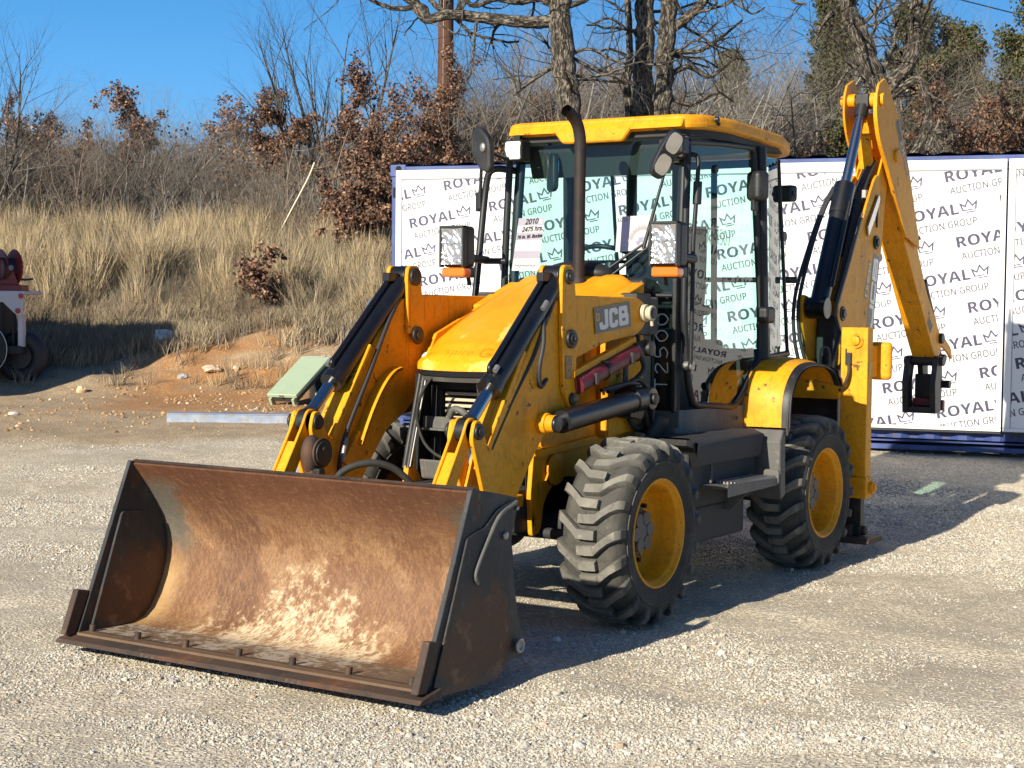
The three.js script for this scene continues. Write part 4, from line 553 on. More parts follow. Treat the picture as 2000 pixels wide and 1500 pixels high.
  // handles, hinges and the hand rail on the door pillar
  P('hand_rail', [bentPipe([on(-0.93, 2.37, 0.01), on(-0.95, 2.36, 0.055), on(-0.925, 2.15, 0.055), on(-0.9, 1.9, 0.05), on(-0.89, 1.55, 0.05), on(-0.885, 1.23, 0.045), on(-0.89, 1.21, 0)], 0.0125, 0.05), rod(on(-0.935, 2.22, 0.057), on(-0.925, 2.1, 0.057), 0.024, 0.024, 10)], M.blackGloss);
  P('door_handle', [box(wx(-1.72) + 0.015, wx(-1.72) + 0.085, 1.46, 1.555, -1.78, -1.655, 0.022), box(wx(-1.72) - 0.01, wx(-1.72) + 0.03, 1.4, 1.6, -1.77, -1.73, 0.01)], M.black);
  P('door_latch', [rod(on(-0.9, 1.235, 0), on(-0.9, 1.235, 0.05), 0.022, 0.026, 12)], M.steel);
  P('window_catch', [discX(wx(-1.15, 1.15) + 0.003, wx(-1.15, 1.15) + 0.02, 1.115, -1.13, 0.022), discX(wx(-1.2, 2.3) - 0.01, wx(-1.2, 2.3) + 0.014, 2.31, -1.22, 0.024), rod(on(-2.3, 1.72, -0.03), on(-2.33, 1.72, 0.05), 0.02), rod(on(-2.22, 1.98, 0), on(-2.22, 1.98, 0.02), 0.03)], M.black);
  P('filler_cap', [rod([0.5, 0.84, -0.66], [0.535, 0.95, -0.69], 0.05, 0.05, 18), rod([0.53, 0.94, -0.688], [0.54, 0.975, -0.695], 0.058, 0.055, 14), rod([0.47, 0.72, -0.64], [0.5, 0.85, -0.665], 0.04, 0.04, 16)], M.black);
  P('filler_clip', [rod([0.45, 0.88, -0.6], [0.5, 0.87, -0.59], 0.014, 0.014, 8), rod([0.49, 0.8, -0.63], [0.515, 0.85, -0.65], 0.046, 0.046, 16)], M.steel);
  // lamps
  for (const s of [1, -1]) {
    const H = sub('headlight', V); H.position.set(s * 0.66, 1.872, -0.5);
    const W = 0.082, q = (n, g, m) => mesh(n, g, m, H);
    q('lamp_body', [box(-W, W, -0.115, 0.115, -0.1, 0.0, 0.025), box(-W, -W + 0.012, -0.115, 0.115, -0.01, 0.03, 0.004), box(W - 0.012, W, -0.115, 0.115, -0.01, 0.03, 0.004), box(-W, W, 0.1, 0.115, -0.01, 0.03, 0.004), box(-0.03, 0.03, -0.05, 0.05, -0.13, -0.09, 0.01), rod([0, -0.05, -0.09], [0, -0.06, -0.34], 0.016)], M.black);
    const facets = surf((u, v) => { const a = u * 2 - 1, b = v * 2 - 1, k = (hash2(Math.floor(u * 11.9), Math.floor(v * 13.9), 77) - 0.5) * 0.02; return [a * (W - 0.012), b * 0.1, 0.005 + 0.006 * (a * a + b * b) + k * 0.55 + 0.006]; }, 24, 24);
    q('reflector', [facets, discX(-0.01, 0.01, 0, 0, 0.022).rotateY(-Math.PI / 2).translate(0, 0.03, 0.012)], M.reflector);
    q('lens', [surf((u, v) => { const a = u * 2 - 1, b = v * 2 - 1; return [a * (W - 0.01), b * 0.1 - 0.002, 0.034 - 0.008 * (a * a + b * b)]; }, 6, 6)], M.lens);
    q('indicator', [box(-W + 0.004, W - 0.004, -0.17, -0.117, -0.07, 0.012, 0.014)], M.amber);
    q('indicator_back', [box(-W + 0.002, W - 0.002, -0.172, -0.114, -0.1, -0.05, 0.01)], M.black);
  }
  P('lamp_bracket', both([rod([0.54, 1.8, -0.85], [0.67, 1.8, -0.82], 0.018), rod([0.66, 1.8, -0.84], [0.66, 1.81, -0.6], 0.018), rod([0.62, 1.66, -0.6], [0.62, 1.77, -0.56], 0.012)]), M.blackGloss);
  const lampFace = (w, h) => surf((u, v) => [lerp(-w, w, u), lerp(-h, h, v), 0.02 - 0.006 * Math.pow(u * 2 - 1, 2) - 0.006 * Math.pow(v * 2 - 1, 2)], 6, 6);
  for (const [x, y, z, t] of [[-0.49, 2.425, -0.84, 0], [0.52, 2.4, -0.86, 0.2]]) { const L = sub('work_lamp', V); L.position.set(x, y, z); L.rotation.y = t; mesh('lamp_body', [box(-0.06, 0.06, -0.06, 0.06, -0.09, 0.01, 0.015), box(-0.02, 0.02, 0.05, 0.09, -0.06, -0.03, 0.004)], M.blackGloss, L); mesh('lens', [lampFace(0.05, 0.05)], std({ color: new THREE.Color().setRGB(0.72, 0.72, 0.7), roughness: 0.25 }), L); }
  { const L = sub('work_lamp', V); L.position.set(wx(-1.7, 2.2) + 0.05, 2.24, -1.62); L.rotation.y = 2.6; mesh('lamp_body', [box(-0.06, 0.06, -0.085, 0.085, -0.06, 0.035, 0.03), box(-0.015, 0.015, -0.14, -0.06, -0.05, -0.02, 0.004)], M.black, L); }
  { const L = sub('work_lamp', V); L.position.set(0.58, 2.24, -2.26); L.rotation.y = 2.9; mesh('lamp_body', [box(-0.05, 0.05, -0.05, 0.05, -0.05, 0.03, 0.02), rod([-0.06, 0, -0.02], [0, 0, -0.02], 0.014)], M.blackGloss, L); }
  // mirrors
  { const T = sub('mirror', V); T.position.set(0.585, 2.345, -0.62); T.rotation.set(0.22, 1.12, -0.42, 'YXZ'); T.scale.setScalar(0.78);
    const sh = (w, h) => { const o = []; for (let k = 0; k < 28; k++) { const a = k / 28 * 6.2832, c = Math.cos(a), s = Math.sin(a); o.push([w * Math.sign(c) * Math.pow(Math.abs(c), 0.6), h * Math.sign(s) * Math.pow(Math.abs(s), 0.75)]); } return o; };
    mesh('mirror_shell', [extrude(roundShape(sh(0.075, 0.175)), 0.04, 0.012)], M.blackGloss, T);
    mesh('mirror_glass', [extrude(roundShape(sh(0.058, 0.07)), 0.004, 0.001).translate(0, 0.085, 0.039), extrude(roundShape(sh(0.058, 0.07)), 0.004, 0.001).translate(0, -0.075, 0.039)], M.mirrorGlass, T);
    mesh('mirror_bar', [extrude(roundShape(sh(0.066, 0.012)), 0.012, 0.003).translate(0, 0.005, 0.036)], M.blackGloss, T); }
  P('mirror_arm', [bentPipe([[0.5, 2.4, -0.92], [0.55, 2.36, -0.84], [0.575, 2.345, -0.66]], 0.014, 0.03), box(0.43, 0.47, 2.4, 2.45, -0.9, -0.84, 0.01), box(0.55, 0.61, 2.36, 2.45, -0.86, -0.78, 0.012)], M.blackGloss);
  { const T = sub('mirror', V); T.position.set(-0.6, 2.43, -0.72); T.rotation.set(0, -0.25, 0.06, 'YXZ'); T.scale.setScalar(0.93);
    const o = [[-0.085, -0.02], [-0.08, 0.1], [-0.05, 0.135], [0.0, 0.13], [0.07, 0.06], [0.085, 0.0], [0.08, -0.13], [0.05, -0.16], [-0.02, -0.12]];
    mesh('mirror_shell', [extrude(roundShape(o, 0.04), 0.05, 0.016)], M.black, T); mesh('mirror_mount', [new THREE.SphereGeometry(0.024, 14, 10).scale(1, 1.2, 0.6).translate(0.035, 0.0, 0.055)], M.steel, T); }
  P('mirror_arm', [bentPipe([[-0.57, 2.43, -0.66], [-0.54, 2.39, -0.74], [-0.5, 2.37, -0.9]], 0.01, 0.03)], M.blackGloss);
  P('mirror_frame', [bentPipe([[-0.545, 2.32, -0.96], [-0.71, 2.345, -0.92], [-0.735, 2.2, -0.92], [-0.735, 1.55, -0.82]], 0.02, 0.1, 12), bentPipe([[-0.72, 2.42, -0.86], [-0.755, 2.2, -0.9], [-0.75, 2.1, -0.9]], 0.01, 0.06), box(-0.775, -0.74, 2.1, 2.2, -0.93, -0.88, 0.008), box(-0.79, -0.765, 2.09, 2.2, -0.92, -0.9, 0.004)], M.blackGloss);
  { const T = sub('interior_mirror', V); T.position.set(-0.36, 2.31, -1.02); T.rotation.set(0, 2.4, 0); mesh('mirror_shell', [extrude(roundShape([[-0.07, -0.11], [0.07, -0.11], [0.07, 0.11], [-0.07, 0.11]], 0.05), 0.035, 0.012), rod([0, 0.1, 0.0], [0, 0.16, 0], 0.01)], M.black, T); mesh('mirror_glass', [extrude(roundShape([[-0.06, -0.1], [0.06, -0.1], [0.06, 0.1], [-0.06, 0.1]], 0.045), 0.004, 0.001).translate(0, 0, 0.034)], M.mirrorGlass, T); }
  P('wiper', [rod([0.14, 1.72, -0.735], [0.36, 1.885, -0.82], 0.009, 0.007, 8), rod([0.19, 1.7, -0.735], [0.39, 1.87, -0.82], 0.009, 0.007, 8), box(0.11, 0.2, 1.69, 1.74, -0.76, -0.71, 0.012), rod([0.36, 1.86, -0.822], [0.44, 2.27, -0.9], 0.011, 0.008, 8)], M.blackGloss);
  P('washer_hose', [pipe([[0.2, 1.7, -0.72], [0.3, 1.67, -0.72], [0.38, 1.58, -0.74], [0.42, 1.45, -0.76]], 0.022, 20, 8)], M.hoseDusty);
  P('air_intake', [box(0.37, 0.47, 1.4, 1.6, -0.8, -0.7, 0.012), box(0.36, 0.42, 1.02, 1.4, -0.82, -0.72, 0.01)], M.grey);
  // chalk marks on the glass
  const stroke = (runs, place, r = 0.004) => runs.map((run) => { const pts = run.map(place); return pts.length > 2 ? pipe(pts, r, run.length * 5, 4, 0.4) : rod(pts[0], pts[1], r, r, 4); });
  const G = { 'K': [[[0, 0], [0, 1]], [[0.55, 1], [0.05, 0.45], [0.6, 0]]], '-': [[[0, 0.5], [0.45, 0.5]]], '4': [[[0.45, 0], [0.45, 1]], [[0.35, 1], [0, 0.35], [0.6, 0.35]]], '3': [[[0.02, 0.92], [0.35, 1], [0.5, 0.78], [0.2, 0.55], [0.52, 0.3], [0.3, 0], [0, 0.1]]], '0': [[[0.28, 1], [0.02, 0.7], [0.05, 0.25], [0.28, 0], [0.5, 0.3], [0.5, 0.72], [0.28, 1]]], '7': [[[0, 1], [0.5, 1], [0.2, 0]]], 'T': [[[0.28, 0], [0.28, 1]], [[0, 1], [0.56, 1]]], '2': [[[0.02, 0.8], [0.25, 1], [0.5, 0.78], [0.05, 0.03], [0.56, 0]]], '5': [[[0.5, 1], [0.08, 1], [0.05, 0.58], [0.35, 0.62], [0.5, 0.3], [0.25, 0], [0, 0.08]]] };
  const write = (s, put, gap = 0.8) => [...s].flatMap((ch, k) => (G[ch] ?? []).map((run) => run.map(([a, b]) => put(k * gap + a, b))));
  P('chalk_writing', write('K-4307', (a, b) => on(-1.13 - a * 0.055, 1.9 + b * 0.085 - a * 0.002, 0.006)).flatMap((r) => stroke([r], (p) => p, 0.002)), std({ color: new THREE.Color().setRGB(0.1, 0.2, 0.19), roughness: 0.9 }));
  P('chalk_writing', write('T2500', (a, b) => { const f = front(0, 0, 1.1 + a * 0.11, 1.1 + a * 0.11, 0.5 - b * 0.07, 0.5 - b * 0.07); return [f[0], f[1], f[2] + 0.006]; }).flatMap((r) => stroke([r], (p) => p, 0.0036)), M.chalk);
}

// ---- rear wings, steps, tank
{
  const top = [[-1.53, 0.875], [-1.535, 1.0], [-1.56, 1.1], [-1.63, 1.19], [-1.75, 1.25], [-1.92, 1.265], [-2.12, 1.245], [-2.25, 1.2], [-2.33, 1.12]];
  const arc = new THREE.CatmullRomCurve3(top.map(([z, y]) => V3(0, y, z)), false, 'catmullrom', 0.5).getPoints(36).map((p) => [p.z, p.y]);
  const wing = sheetX(arc, 0.64, 0.875, 0.008, 6), wp = wing.attributes.position;
  for (let i = 0; i < wp.count; i++) { const x = wp.getX(i), e = clamp((x - 0.64) / 0.235); const k = Math.pow(e, 3) * 0.03; wp.setY(i, wp.getY(i) - k * smooth(0.9, 1.2, wp.getY(i))); wp.setZ(i, wp.getZ(i) - k * smooth(-1.7, -1.5, wp.getZ(i))); } wing.computeVertexNormals();
  for (const s of [1, -1]) P('rear_wing', s > 0 ? wing : mirror(wing), M.yellow);
  const fl = sheetX(arc.map(([z, y]) => [z, y - 0.028 * smooth(0.9, 1.2, y)]), 0.873, 0.922, 0.014, 3), fp = fl.attributes.position; for (let i = 0; i < fp.count; i++) { const k = clamp((fp.getX(i) - 0.873) / 0.062); fp.setY(i, fp.getY(i) - 0.02 * k * k * smooth(0.9, 1.2, fp.getY(i))); fp.setZ(i, fp.getZ(i) - 0.02 * k * k * smooth(-1.7, -1.5, fp.getZ(i))); } fl.computeVertexNormals();
  for (const s of [1, -1]) P('wing_flare', [s > 0 ? fl : mirror(fl), ...[plateX([...arc.map(([z, y]) => [z, y - 0.04]), ...arc.slice().reverse().map(([z, y]) => [-1.95 + (z + 1.95) * 0.93, 0.8 + (y - 0.8) * 0.89])], 0.9, 0.915, 0, 0.002)].map((g) => s > 0 ? g : mirror(g))], M.black);
  for (const s of [1, -1]) { const g = join([plateX([[-1.5, 0.865], [-1.53, 0.865], [-1.545, 0.5], [-1.49, 0.47, 0.02], [-1.47, 0.55], [-1.46, 0.8]], 0.67, 0.9, 0.004, 0.006), plateX([[-1.53, 0.86], [-1.6, 0.86], [-1.6, 0.5], [-1.53, 0.48]], 0.66, 0.75, 0.004)]); P('wing_skirt', s > 0 ? g : mirror(g), M.grey); }
  for (const s of [1, -1]) {
    const g = join([plateX([[-0.6, 0.5], [-0.6, 0.79], [-0.62, 0.85], [-1.42, 0.87], [-1.45, 0.8], [-1.45, 0.5]], 0.42, 0.76, 0.006, 0.006)]); P('side_tank', s > 0 ? g : mirror(g), M.interior);
    const e = surf((u, v) => { const z = lerp(-0.6, -1.43, u); return v < 0.5 ? [lerp(0.74, 0.815, v * 2), lerp(0.876, 0.845, v * 2), z] : [lerp(0.815, 0.8, v * 2 - 1), lerp(0.845, 0.725, v * 2 - 1), z]; }, 2, 4), e2 = surf((u, v) => [lerp(0.42, 0.76, u), lerp(0.85, 0.885, v * 0) + 0.018, lerp(-0.62, -1.42, v)], 1, 1);
    P('tank_cover', s > 0 ? [e, e2] : [mirror(e), mirror(e2)], M.interior);
    const hub = join([box(0.42, 0.74, 0.3, 0.5, -1.35, -0.62, 0.02)]); P('belly_box', s > 0 ? hub : mirror(hub), M.interior);
    const st = []; for (let k = 0; k < 7; k++) st.push(box(0.775 + k * 0.021, 0.785 + k * 0.021, 0.6, 0.624, -1.36, -0.9, 0)); for (let k = 0; k < 9; k++) st.push(box(0.77, 0.915, 0.598, 0.614, -0.905 - k * 0.056, -0.913 - k * 0.056, 0));
    const step = join([plateX([[-0.75, 0.6], [-0.75, 0.615], [-1.38, 0.6], [-1.38, 0.585]], 0.76, 0.92, 0, 0.001), plateX([[-0.74, 0.63], [-1.38, 0.61], [-1.38, 0.57], [-0.74, 0.56]], 0.915, 0.922, 0, 0.001), plateZ([[0.76, 0.58], [0.93, 0.58], [0.93, 0.655, 0.02], [0.84, 0.655, 0.02], [0.84, 0.61], [0.76, 0.61]], -1.39, -1.375, 0, 0.001), plateZ([[0.74, 0.45], [0.78, 0.45], [0.9, 0.58], [0.74, 0.58]], -1.1, -1.09, 0, 0.001), rod([0.78, 0.62, -0.83], [0.775, 0.74, -0.84], 0.008, 0.006, 6)]);
    P('step', s > 0 ? step : mirror(step), M.grey); const tr = join(st); P('step_tread', s > 0 ? tr : mirror(tr), M.steel);
    const mud = join([plateX([[-0.5, 0.87], [-0.6, 0.86], [-0.66, 0.74], [-0.64, 0.72], [-0.58, 0.82], [-0.5, 0.84]], 0.6, 0.8, 0, 0.002)]); P('mud_lip', s > 0 ? mud : mirror(mud), M.black);
  }
}

// ---- stabilisers, rear frame, boom, dipper and hitch
{
  for (const s of [1, -1]) {
    const f = (g) => (s > 0 ? g : mirror(g));
    P('stabiliser_leg', [f(join([box(0.755, 0.93, 0.47, 1.432, -2.815, -2.72, 0.006), box(0.745, 0.94, 0.365, 0.5, -2.825, -2.71, 0.008), discX(0.94, 0.965, 0.43, -2.79, 0.04), discX(0.955, 0.975, 0.43, -2.79, 0.026)].flat()))], M.yellow);
    P('stabiliser_ram', [f(box(0.785, 0.9, 0.12, 0.38, -2.8, -2.735, 0.006))], M.black);
    P('stabiliser_foot', [f(join([box(0.735, 0.985, 0.085, 0.125, -2.9, -2.66, 0.01), box(0.82, 0.85, 0.12, 0.2, -2.84, -2.7, 0.004), discX(0.9, 0.925, 0.16, -2.77, 0.03)]))], M.rust);
    P('leg_cap', [f(join([latheX([[0, 0.0], [0, 0.032], [0.012, 0.028], [0.012, 0.0]], 20).rotateY(-Math.PI / 2).translate(0.85, 1.35, -2.72), new THREE.TorusGeometry(0.04, 0.006, 6, 24, 4.4).rotateZ(-1.6).translate(0.856, 1.345, -2.716)]))], M.yellow);
    P('leg_switch', [f(join([box(0.795, 0.83, 1.2, 1.275, -2.725, -2.695, 0.006), rod([0.79, 1.3, -2.715], [0.79, 1.2, -2.715], 0.004)]))], M.black);
    P('leg_hose', [f(pipe([[0.815, 1.21, -2.7], [0.82, 1.15, -2.69], [0.8, 1.08, -2.68], [0.76, 1.035, -2.7]], 0.011, 16, 8))], M.rust);
  }
  P('stabiliser_lamp', [box(0.86, 1.0, 1.1, 1.34, -2.99, -2.93, 0.03), box(0.86, 0.92, 1.12, 1.32, -2.94, -2.82, 0.01)], M.yellow);
  P('leg_plate', [quad([0.9325, 1.13, -2.745], [0.9325, 1.13, -2.775], [0.9325, 1.22, -2.775], [0.9325, 1.22, -2.745])], M.cream);
  P('rear_frame', [box(-0.76, 0.76, 0.98, 1.1, -2.83, -2.7, 0.012), box(-0.76, 0.76, 0.5, 0.62, -2.83, -2.7, 0.012), box(-0.6, -0.5, 0.6, 1.0, -2.8, -2.72, 0.01), box(0.02, 0.12, 0.6, 1.0, -2.8, -2.72, 0.01), box(-0.35, 0.35, 0.45, 0.95, -2.72, -2.45, 0.02)], M.yellow);
  P('slide_carriage', [box(0.3, 0.7, 0.58, 1.16, -2.9, -2.82, 0.012), plateX([[-2.88, 0.62], [-2.88, 1.12], [-3.12, 1.2, 0.03], [-3.2, 1.05, 0.03], [-3.12, 0.7, 0.03]], 0.4, 0.44, 0.01), plateX([[-2.88, 0.62], [-2.88, 1.12], [-3.12, 1.2, 0.03], [-3.2, 1.05, 0.03], [-3.12, 0.7, 0.03]], 0.6, 0.64, 0.01), rod([0.52, 0.6, -3.08], [0.52, 1.24, -3.08], 0.05, 0.05, 18)], M.black);
  P('guard_hoop', [pipe([[0.62, 1.0, -2.72], [0.62, 1.25, -2.72], [0.63, 1.3, -2.73], [0.66, 1.3, -2.74], [0.67, 1.24, -2.75], [0.67, 1.1, -2.75]], 0.008, 24, 8)], M.grey);
  const boom = [[-3.71, 2.42], [-3.45, 2.19, 0.05], [-3.25, 1.88, 0.1], [-3.03, 1.57, 0.05], [-3.02, 1.5, 0.03], [-3.1, 1.38, 0.03], [-3.1, 1.1, 0.05], [-3.3, 1.05, 0.05], [-3.6, 1.2, 0.08], [-3.69, 1.42, 0.05], [-3.75, 1.7, 0.1], [-3.83, 2.0, 0.1], [-3.87, 2.3, 0.05], [-4.0, 2.6, 0.05], [-3.93, 2.68, 0.05], [-3.86, 2.66, 0.03]];
  P('boom', [plateX(boom, 0.59, 0.605, 0, 0.003), plateX(boom, 0.435, 0.45, 0, 0.003), plateX([[-3.1, 1.15], [-3.14, 1.45], [-3.4, 1.95], [-3.7, 2.4], [-3.9, 2.6], [-3.98, 2.6], [-3.86, 2.3], [-3.8, 1.9], [-3.68, 1.42], [-3.58, 1.22], [-3.3, 1.08]], 0.445, 0.595, 0.02, 0.002)], M.yellow);
  P('boom_edge', [plateX([[-3.44, 2.19], [-3.24, 1.88], [-3.02, 1.57], [-3.01, 1.5], [-3.09, 1.39], [-3.1, 1.4], [-3.03, 1.5], [-3.04, 1.56], [-3.26, 1.88], [-3.455, 2.18]], 0.588, 0.609, 0, 0.001)], M.grey);
  P('boom_ear', [plateX([[-3.72, 2.43], [-3.68, 2.46], [-3.62, 2.42], [-3.48, 2.24], [-3.42, 2.14], [-3.48, 2.15], [-3.6, 2.27]], 0.6, 0.618, 0.02, 0.003), plateX([[-3.72, 2.43], [-3.68, 2.46], [-3.62, 2.42], [-3.48, 2.24], [-3.42, 2.14], [-3.48, 2.15], [-3.6, 2.27]], 0.44, 0.458, 0.02, 0.003)], M.yellow);
  P('boom_grip', [plateX([[-3.5, 2.1, 0.01], [-3.62, 2.24, 0.01], [-3.7, 2.33, 0.03], [-3.73, 2.29, 0.03], [-3.63, 2.15, 0.01], [-3.52, 2.03, 0.01]], 0.608, 0.625, 0.01, 0.004)], M.chrome);
  P('boom_pin', [discX(0.6, 0.615, 1.515, -3.12, 0.048), discX(0.615, 0.625, 1.515, -3.12, 0.03), discX(0.6, 0.62, 2.0, -3.7, 0.046), discX(0.62, 0.63, 2.0, -3.7, 0.028), box(0.605, 0.615, 2.1, 2.23, -3.72, -3.7, 0.004)], M.black);
  P('boom_pin', [discX(0.64, 0.665, 2.604, -3.955, 0.045), discX(0.39, 0.415, 2.604, -3.955, 0.045), rod([0.4, 2.604, -3.955], [0.65, 2.604, -3.955], 0.04)], M.yellow);
  const boomArt = canvasTex(192, 768, (g, w, h) => {
    g.fillStyle = '#5c5850'; g.fillRect(0, 0, w, h); g.save(); g.translate(26, h - 24); g.rotate(-Math.PI / 2); jcb(g, 0, 0, h - 60, w - 52, 40, '#e8e5df'); g.restore();
  });
  P('boom_badge', quad([0.6065, 1.42, -3.56], [0.6065, 1.4, -3.68], [0.6065, 1.9, -3.785], [0.6065, 1.93, -3.665]), decalMat(boomArt), V, true);
  const pict = canvasTex(96, 288, (g) => { g.fillStyle = '#cdbb94'; g.fillRect(0, 0, 96, 288); g.strokeStyle = g.fillStyle = '#3b3222'; g.lineWidth = 6; g.strokeRect(4, 4, 88, 280); for (const y of [16, 108, 200]) g.strokeRect(12, y, 72, 76); g.beginPath(); g.arc(48, 238, 24, 0, 7); g.fill(); g.beginPath(); g.moveTo(48, 116); g.lineTo(78, 176); g.lineTo(18, 176); g.closePath(); g.stroke(); g.fillRect(24, 36, 48, 8); g.fillRect(24, 56, 48, 8); });
  P('warning_label', quad([0.6065, 1.62, -3.5], [0.6065, 1.61, -3.56], [0.6065, 1.86, -3.64], [0.6065, 1.88, -3.585]), decalMat(pict), V, true);
  // boom hoses and ram
  const ca = [0.525, 2.94, -3.63], cb = [0.525, 1.55, -2.9], cat = (t) => ca.map((v, k) => lerp(v, cb[k], t));
  P('boom_ram', [rod(cat(0.44), cat(1.0), 0.062, 0.062, 28), rod(cat(0.415), cat(0.56), 0.069, 0.069, 28), discX(0.46, 0.59, cb[1], cb[2], 0.07), rod([0.6, cat(0.52)[1] + 0.03, cat(0.52)[2] + 0.03], [0.6, cat(0.9)[1], cat(0.9)[2] + 0.03], 0.012, 0.012, 8)], M.navyRam);
  P('boom_ram_rod', [rod(cat(0.02), cat(0.43), 0.033, 0.033, 24)], M.chrome);
  P('ram_eye', [box(0.475, 0.575, 2.9, 3.0, -3.69, -3.59, 0.012), rod(cat(0.02), cat(0.075), 0.046, 0.042, 16)], M.black);
  P('boom_hose', [pipe([[0.47, 2.35, -3.3], [0.44, 2.2, -3.18], [0.42, 1.95, -3.03], [0.41, 1.6, -2.86], [0.43, 1.35, -2.84], [0.5, 1.1, -2.85]], 0.013, 40, 8), pipe([[0.455, 2.35, -3.3], [0.425, 2.2, -3.18], [0.4, 1.95, -3.03], [0.385, 1.62, -2.85], [0.4, 1.35, -2.82], [0.45, 1.1, -2.85]], 0.013, 40, 8), pipe([[0.56, 2.55, -3.78], [0.56, 2.45, -3.66], [0.56, 2.25, -3.5], [0.565, 1.9, -3.3], [0.57, 1.6, -3.12]], 0.02, 30, 8), pipe([[0.53, 2.58, -3.8], [0.535, 2.46, -3.68], [0.54, 2.25, -3.51], [0.55, 1.9, -3.31], [0.56, 1.6, -3.13]], 0.02, 30, 8), pipe([[0.5, 2.55, -3.8], [0.5, 2.43, -3.68], [0.5, 2.25, -3.52], [0.5, 1.9, -3.33]], 0.018, 30, 8), pipe([[0.62, 1.4, -3.05], [0.6, 1.2, -2.95], [0.56, 1.05, -2.88]], 0.014, 16, 8)], M.hose);
  P('hose_clamp', [box(0.47, 0.6, 2.28, 2.33, -3.57, -3.52, 0.008), rod([0.47, 2.37, -3.32], [0.45, 2.27, -3.25], 0.018, 0.018, 8)], M.black);
  P('clamp_plate', [box(0.57, 0.6, 2.29, 2.345, -3.555, -3.51, 0.004)], M.steel);
  P('boom_cradle', [plateX([[-2.84, 1.64, 0.04], [-2.96, 1.62, 0.04], [-3.12, 1.4], [-3.1, 1.1, 0.03], [-2.98, 1.12, 0.03], [-2.84, 1.45, 0.05]], 0.425, 0.445, 0.01)], M.yellow); P('boom_foot', [box(0.45, 0.585, 1.15, 1.5, -3.14, -3.05, 0.02)], M.interior);
  // dipper
  const fork = [[-3.6, 3.06], [-3.56, 2.98, 0.02], [-3.555, 2.85, 0.1], [-3.62, 2.7, 0.1], [-3.8, 2.52, 0.1], [-4.2, 2.06], [-4.5, 1.98], [-4.45, 2.1], [-4.23, 2.54, 0.1], [-4.17, 2.63, 0.1], [-4.0, 2.87, 0.1], [-3.8, 3.05, 0.03], [-3.72, 3.11, 0.02]];
  P('dipper', [plateX(fork, 0.63, 0.645, 0.01, 0.003), plateX(fork, 0.405, 0.42, 0.01, 0.003), plateX([[-3.95, 2.37], [-4.56, 1.66], [-4.9, 1.28], [-5.03, 1.14, 0.02], [-5.13, 1.25, 0.03], [-5.1, 1.36], [-4.77, 1.67], [-4.52, 2.01], [-4.25, 2.52], [-4.1, 2.72], [-3.9, 2.9], [-3.8, 2.88]], 0.44, 0.615, 0.005, 0.004)], M.yellow);
  P('dipper_flange', [plateX([[-3.55, 2.99], [-3.545, 2.85, 0.1], [-3.61, 2.69, 0.1], [-3.79, 2.51, 0.1], [-4.19, 2.05], [-4.2, 2.065], [-3.8, 2.53, 0.1], [-3.63, 2.71, 0.1], [-3.565, 2.85, 0.1], [-3.57, 2.99]], 0.624, 0.651, 0, 0.001), plateX([[-3.66, 2.72], [-3.68, 2.74], [-3.76, 2.52], [-3.72, 2.5]], 0.47, 0.56, 0.004)], M.yellow);
  P('dipper_pin', [rod([0.39, 2.955, -3.64], [0.66, 2.955, -3.64], 0.034, 0.034, 20), rod([0.42, 2.955, -3.64], [0.47, 2.955, -3.64], 0.046, 0.046, 20), rod([0.58, 2.955, -3.64], [0.63, 2.955, -3.64], 0.05, 0.05, 20), rod([0.648, 2.955, -3.64], [0.672, 2.955, -3.64], 0.044, 0.044, 20), rod([0.37, 2.955, -3.64], [0.405, 2.955, -3.64], 0.04, 0.04, 20), rod([0.41, 3.0, -3.66], [0.63, 3.0, -3.66], 0.006)], M.yellow);
  const mk = canvasTex(64, 320, (g) => { g.fillStyle = '#b97c22'; g.fillRect(0, 0, 64, 320); g.fillStyle = '#5b564b'; g.fillRect(6, 0, 52, 210); g.save(); g.translate(50, 232); g.rotate(-Math.PI / 2); g.font = 'bold 52px sans-serif'; g.fillStyle = '#cfcac0'; g.fillText('3CX', 24, 0); g.restore(); g.strokeStyle = '#4a3a1c'; g.lineWidth = 5; g.strokeRect(10, 235, 44, 70); });
  P('model_badge', quad([0.6468, 2.47, -4.18], [0.6468, 2.5, -4.245], [0.6468, 2.86, -3.985], [0.6468, 2.83, -3.93]), decalMat(mk), V, true);
  P('dipper_label', quad([0.6175, 1.37, -4.86], [0.6175, 1.42, -4.905], [0.6175, 1.5, -4.83], [0.6175, 1.45, -4.785]), M.grey);
  P('lifting_eye', [new THREE.TorusGeometry(0.03, 0.01, 8, 20, 4.8).rotateY(0.5).translate(0.6, 2.05, -4.53), discX(0.615, 0.63, 2.05, -4.5, 0.03)], M.maroon);
  P('tipping_link', [plateX([[-5.05, 1.36], [-5.2, 1.36, 0.05], [-5.42, 1.25, 0.08], [-5.45, 1.16, 0.02], [-5.34, 1.22, 0.06], [-5.16, 1.28, 0.05], [-5.08, 1.3]], 0.58, 0.6, 0.01), plateX([[-5.05, 1.36], [-5.2, 1.36, 0.05], [-5.42, 1.25, 0.08], [-5.45, 1.16, 0.02], [-5.34, 1.22, 0.06], [-5.16, 1.28, 0.05], [-5.08, 1.3]], 0.45, 0.47, 0.01)], M.yellow);
  P('tipping_ram', [rod([0.55, 1.75, -4.85], [0.55, 1.36, -5.16], 0.035), discX(0.6, 0.64, 1.33, -5.1, 0.04), discX(0.58, 0.62, 2.33, -4.4, 0.02)], M.black);
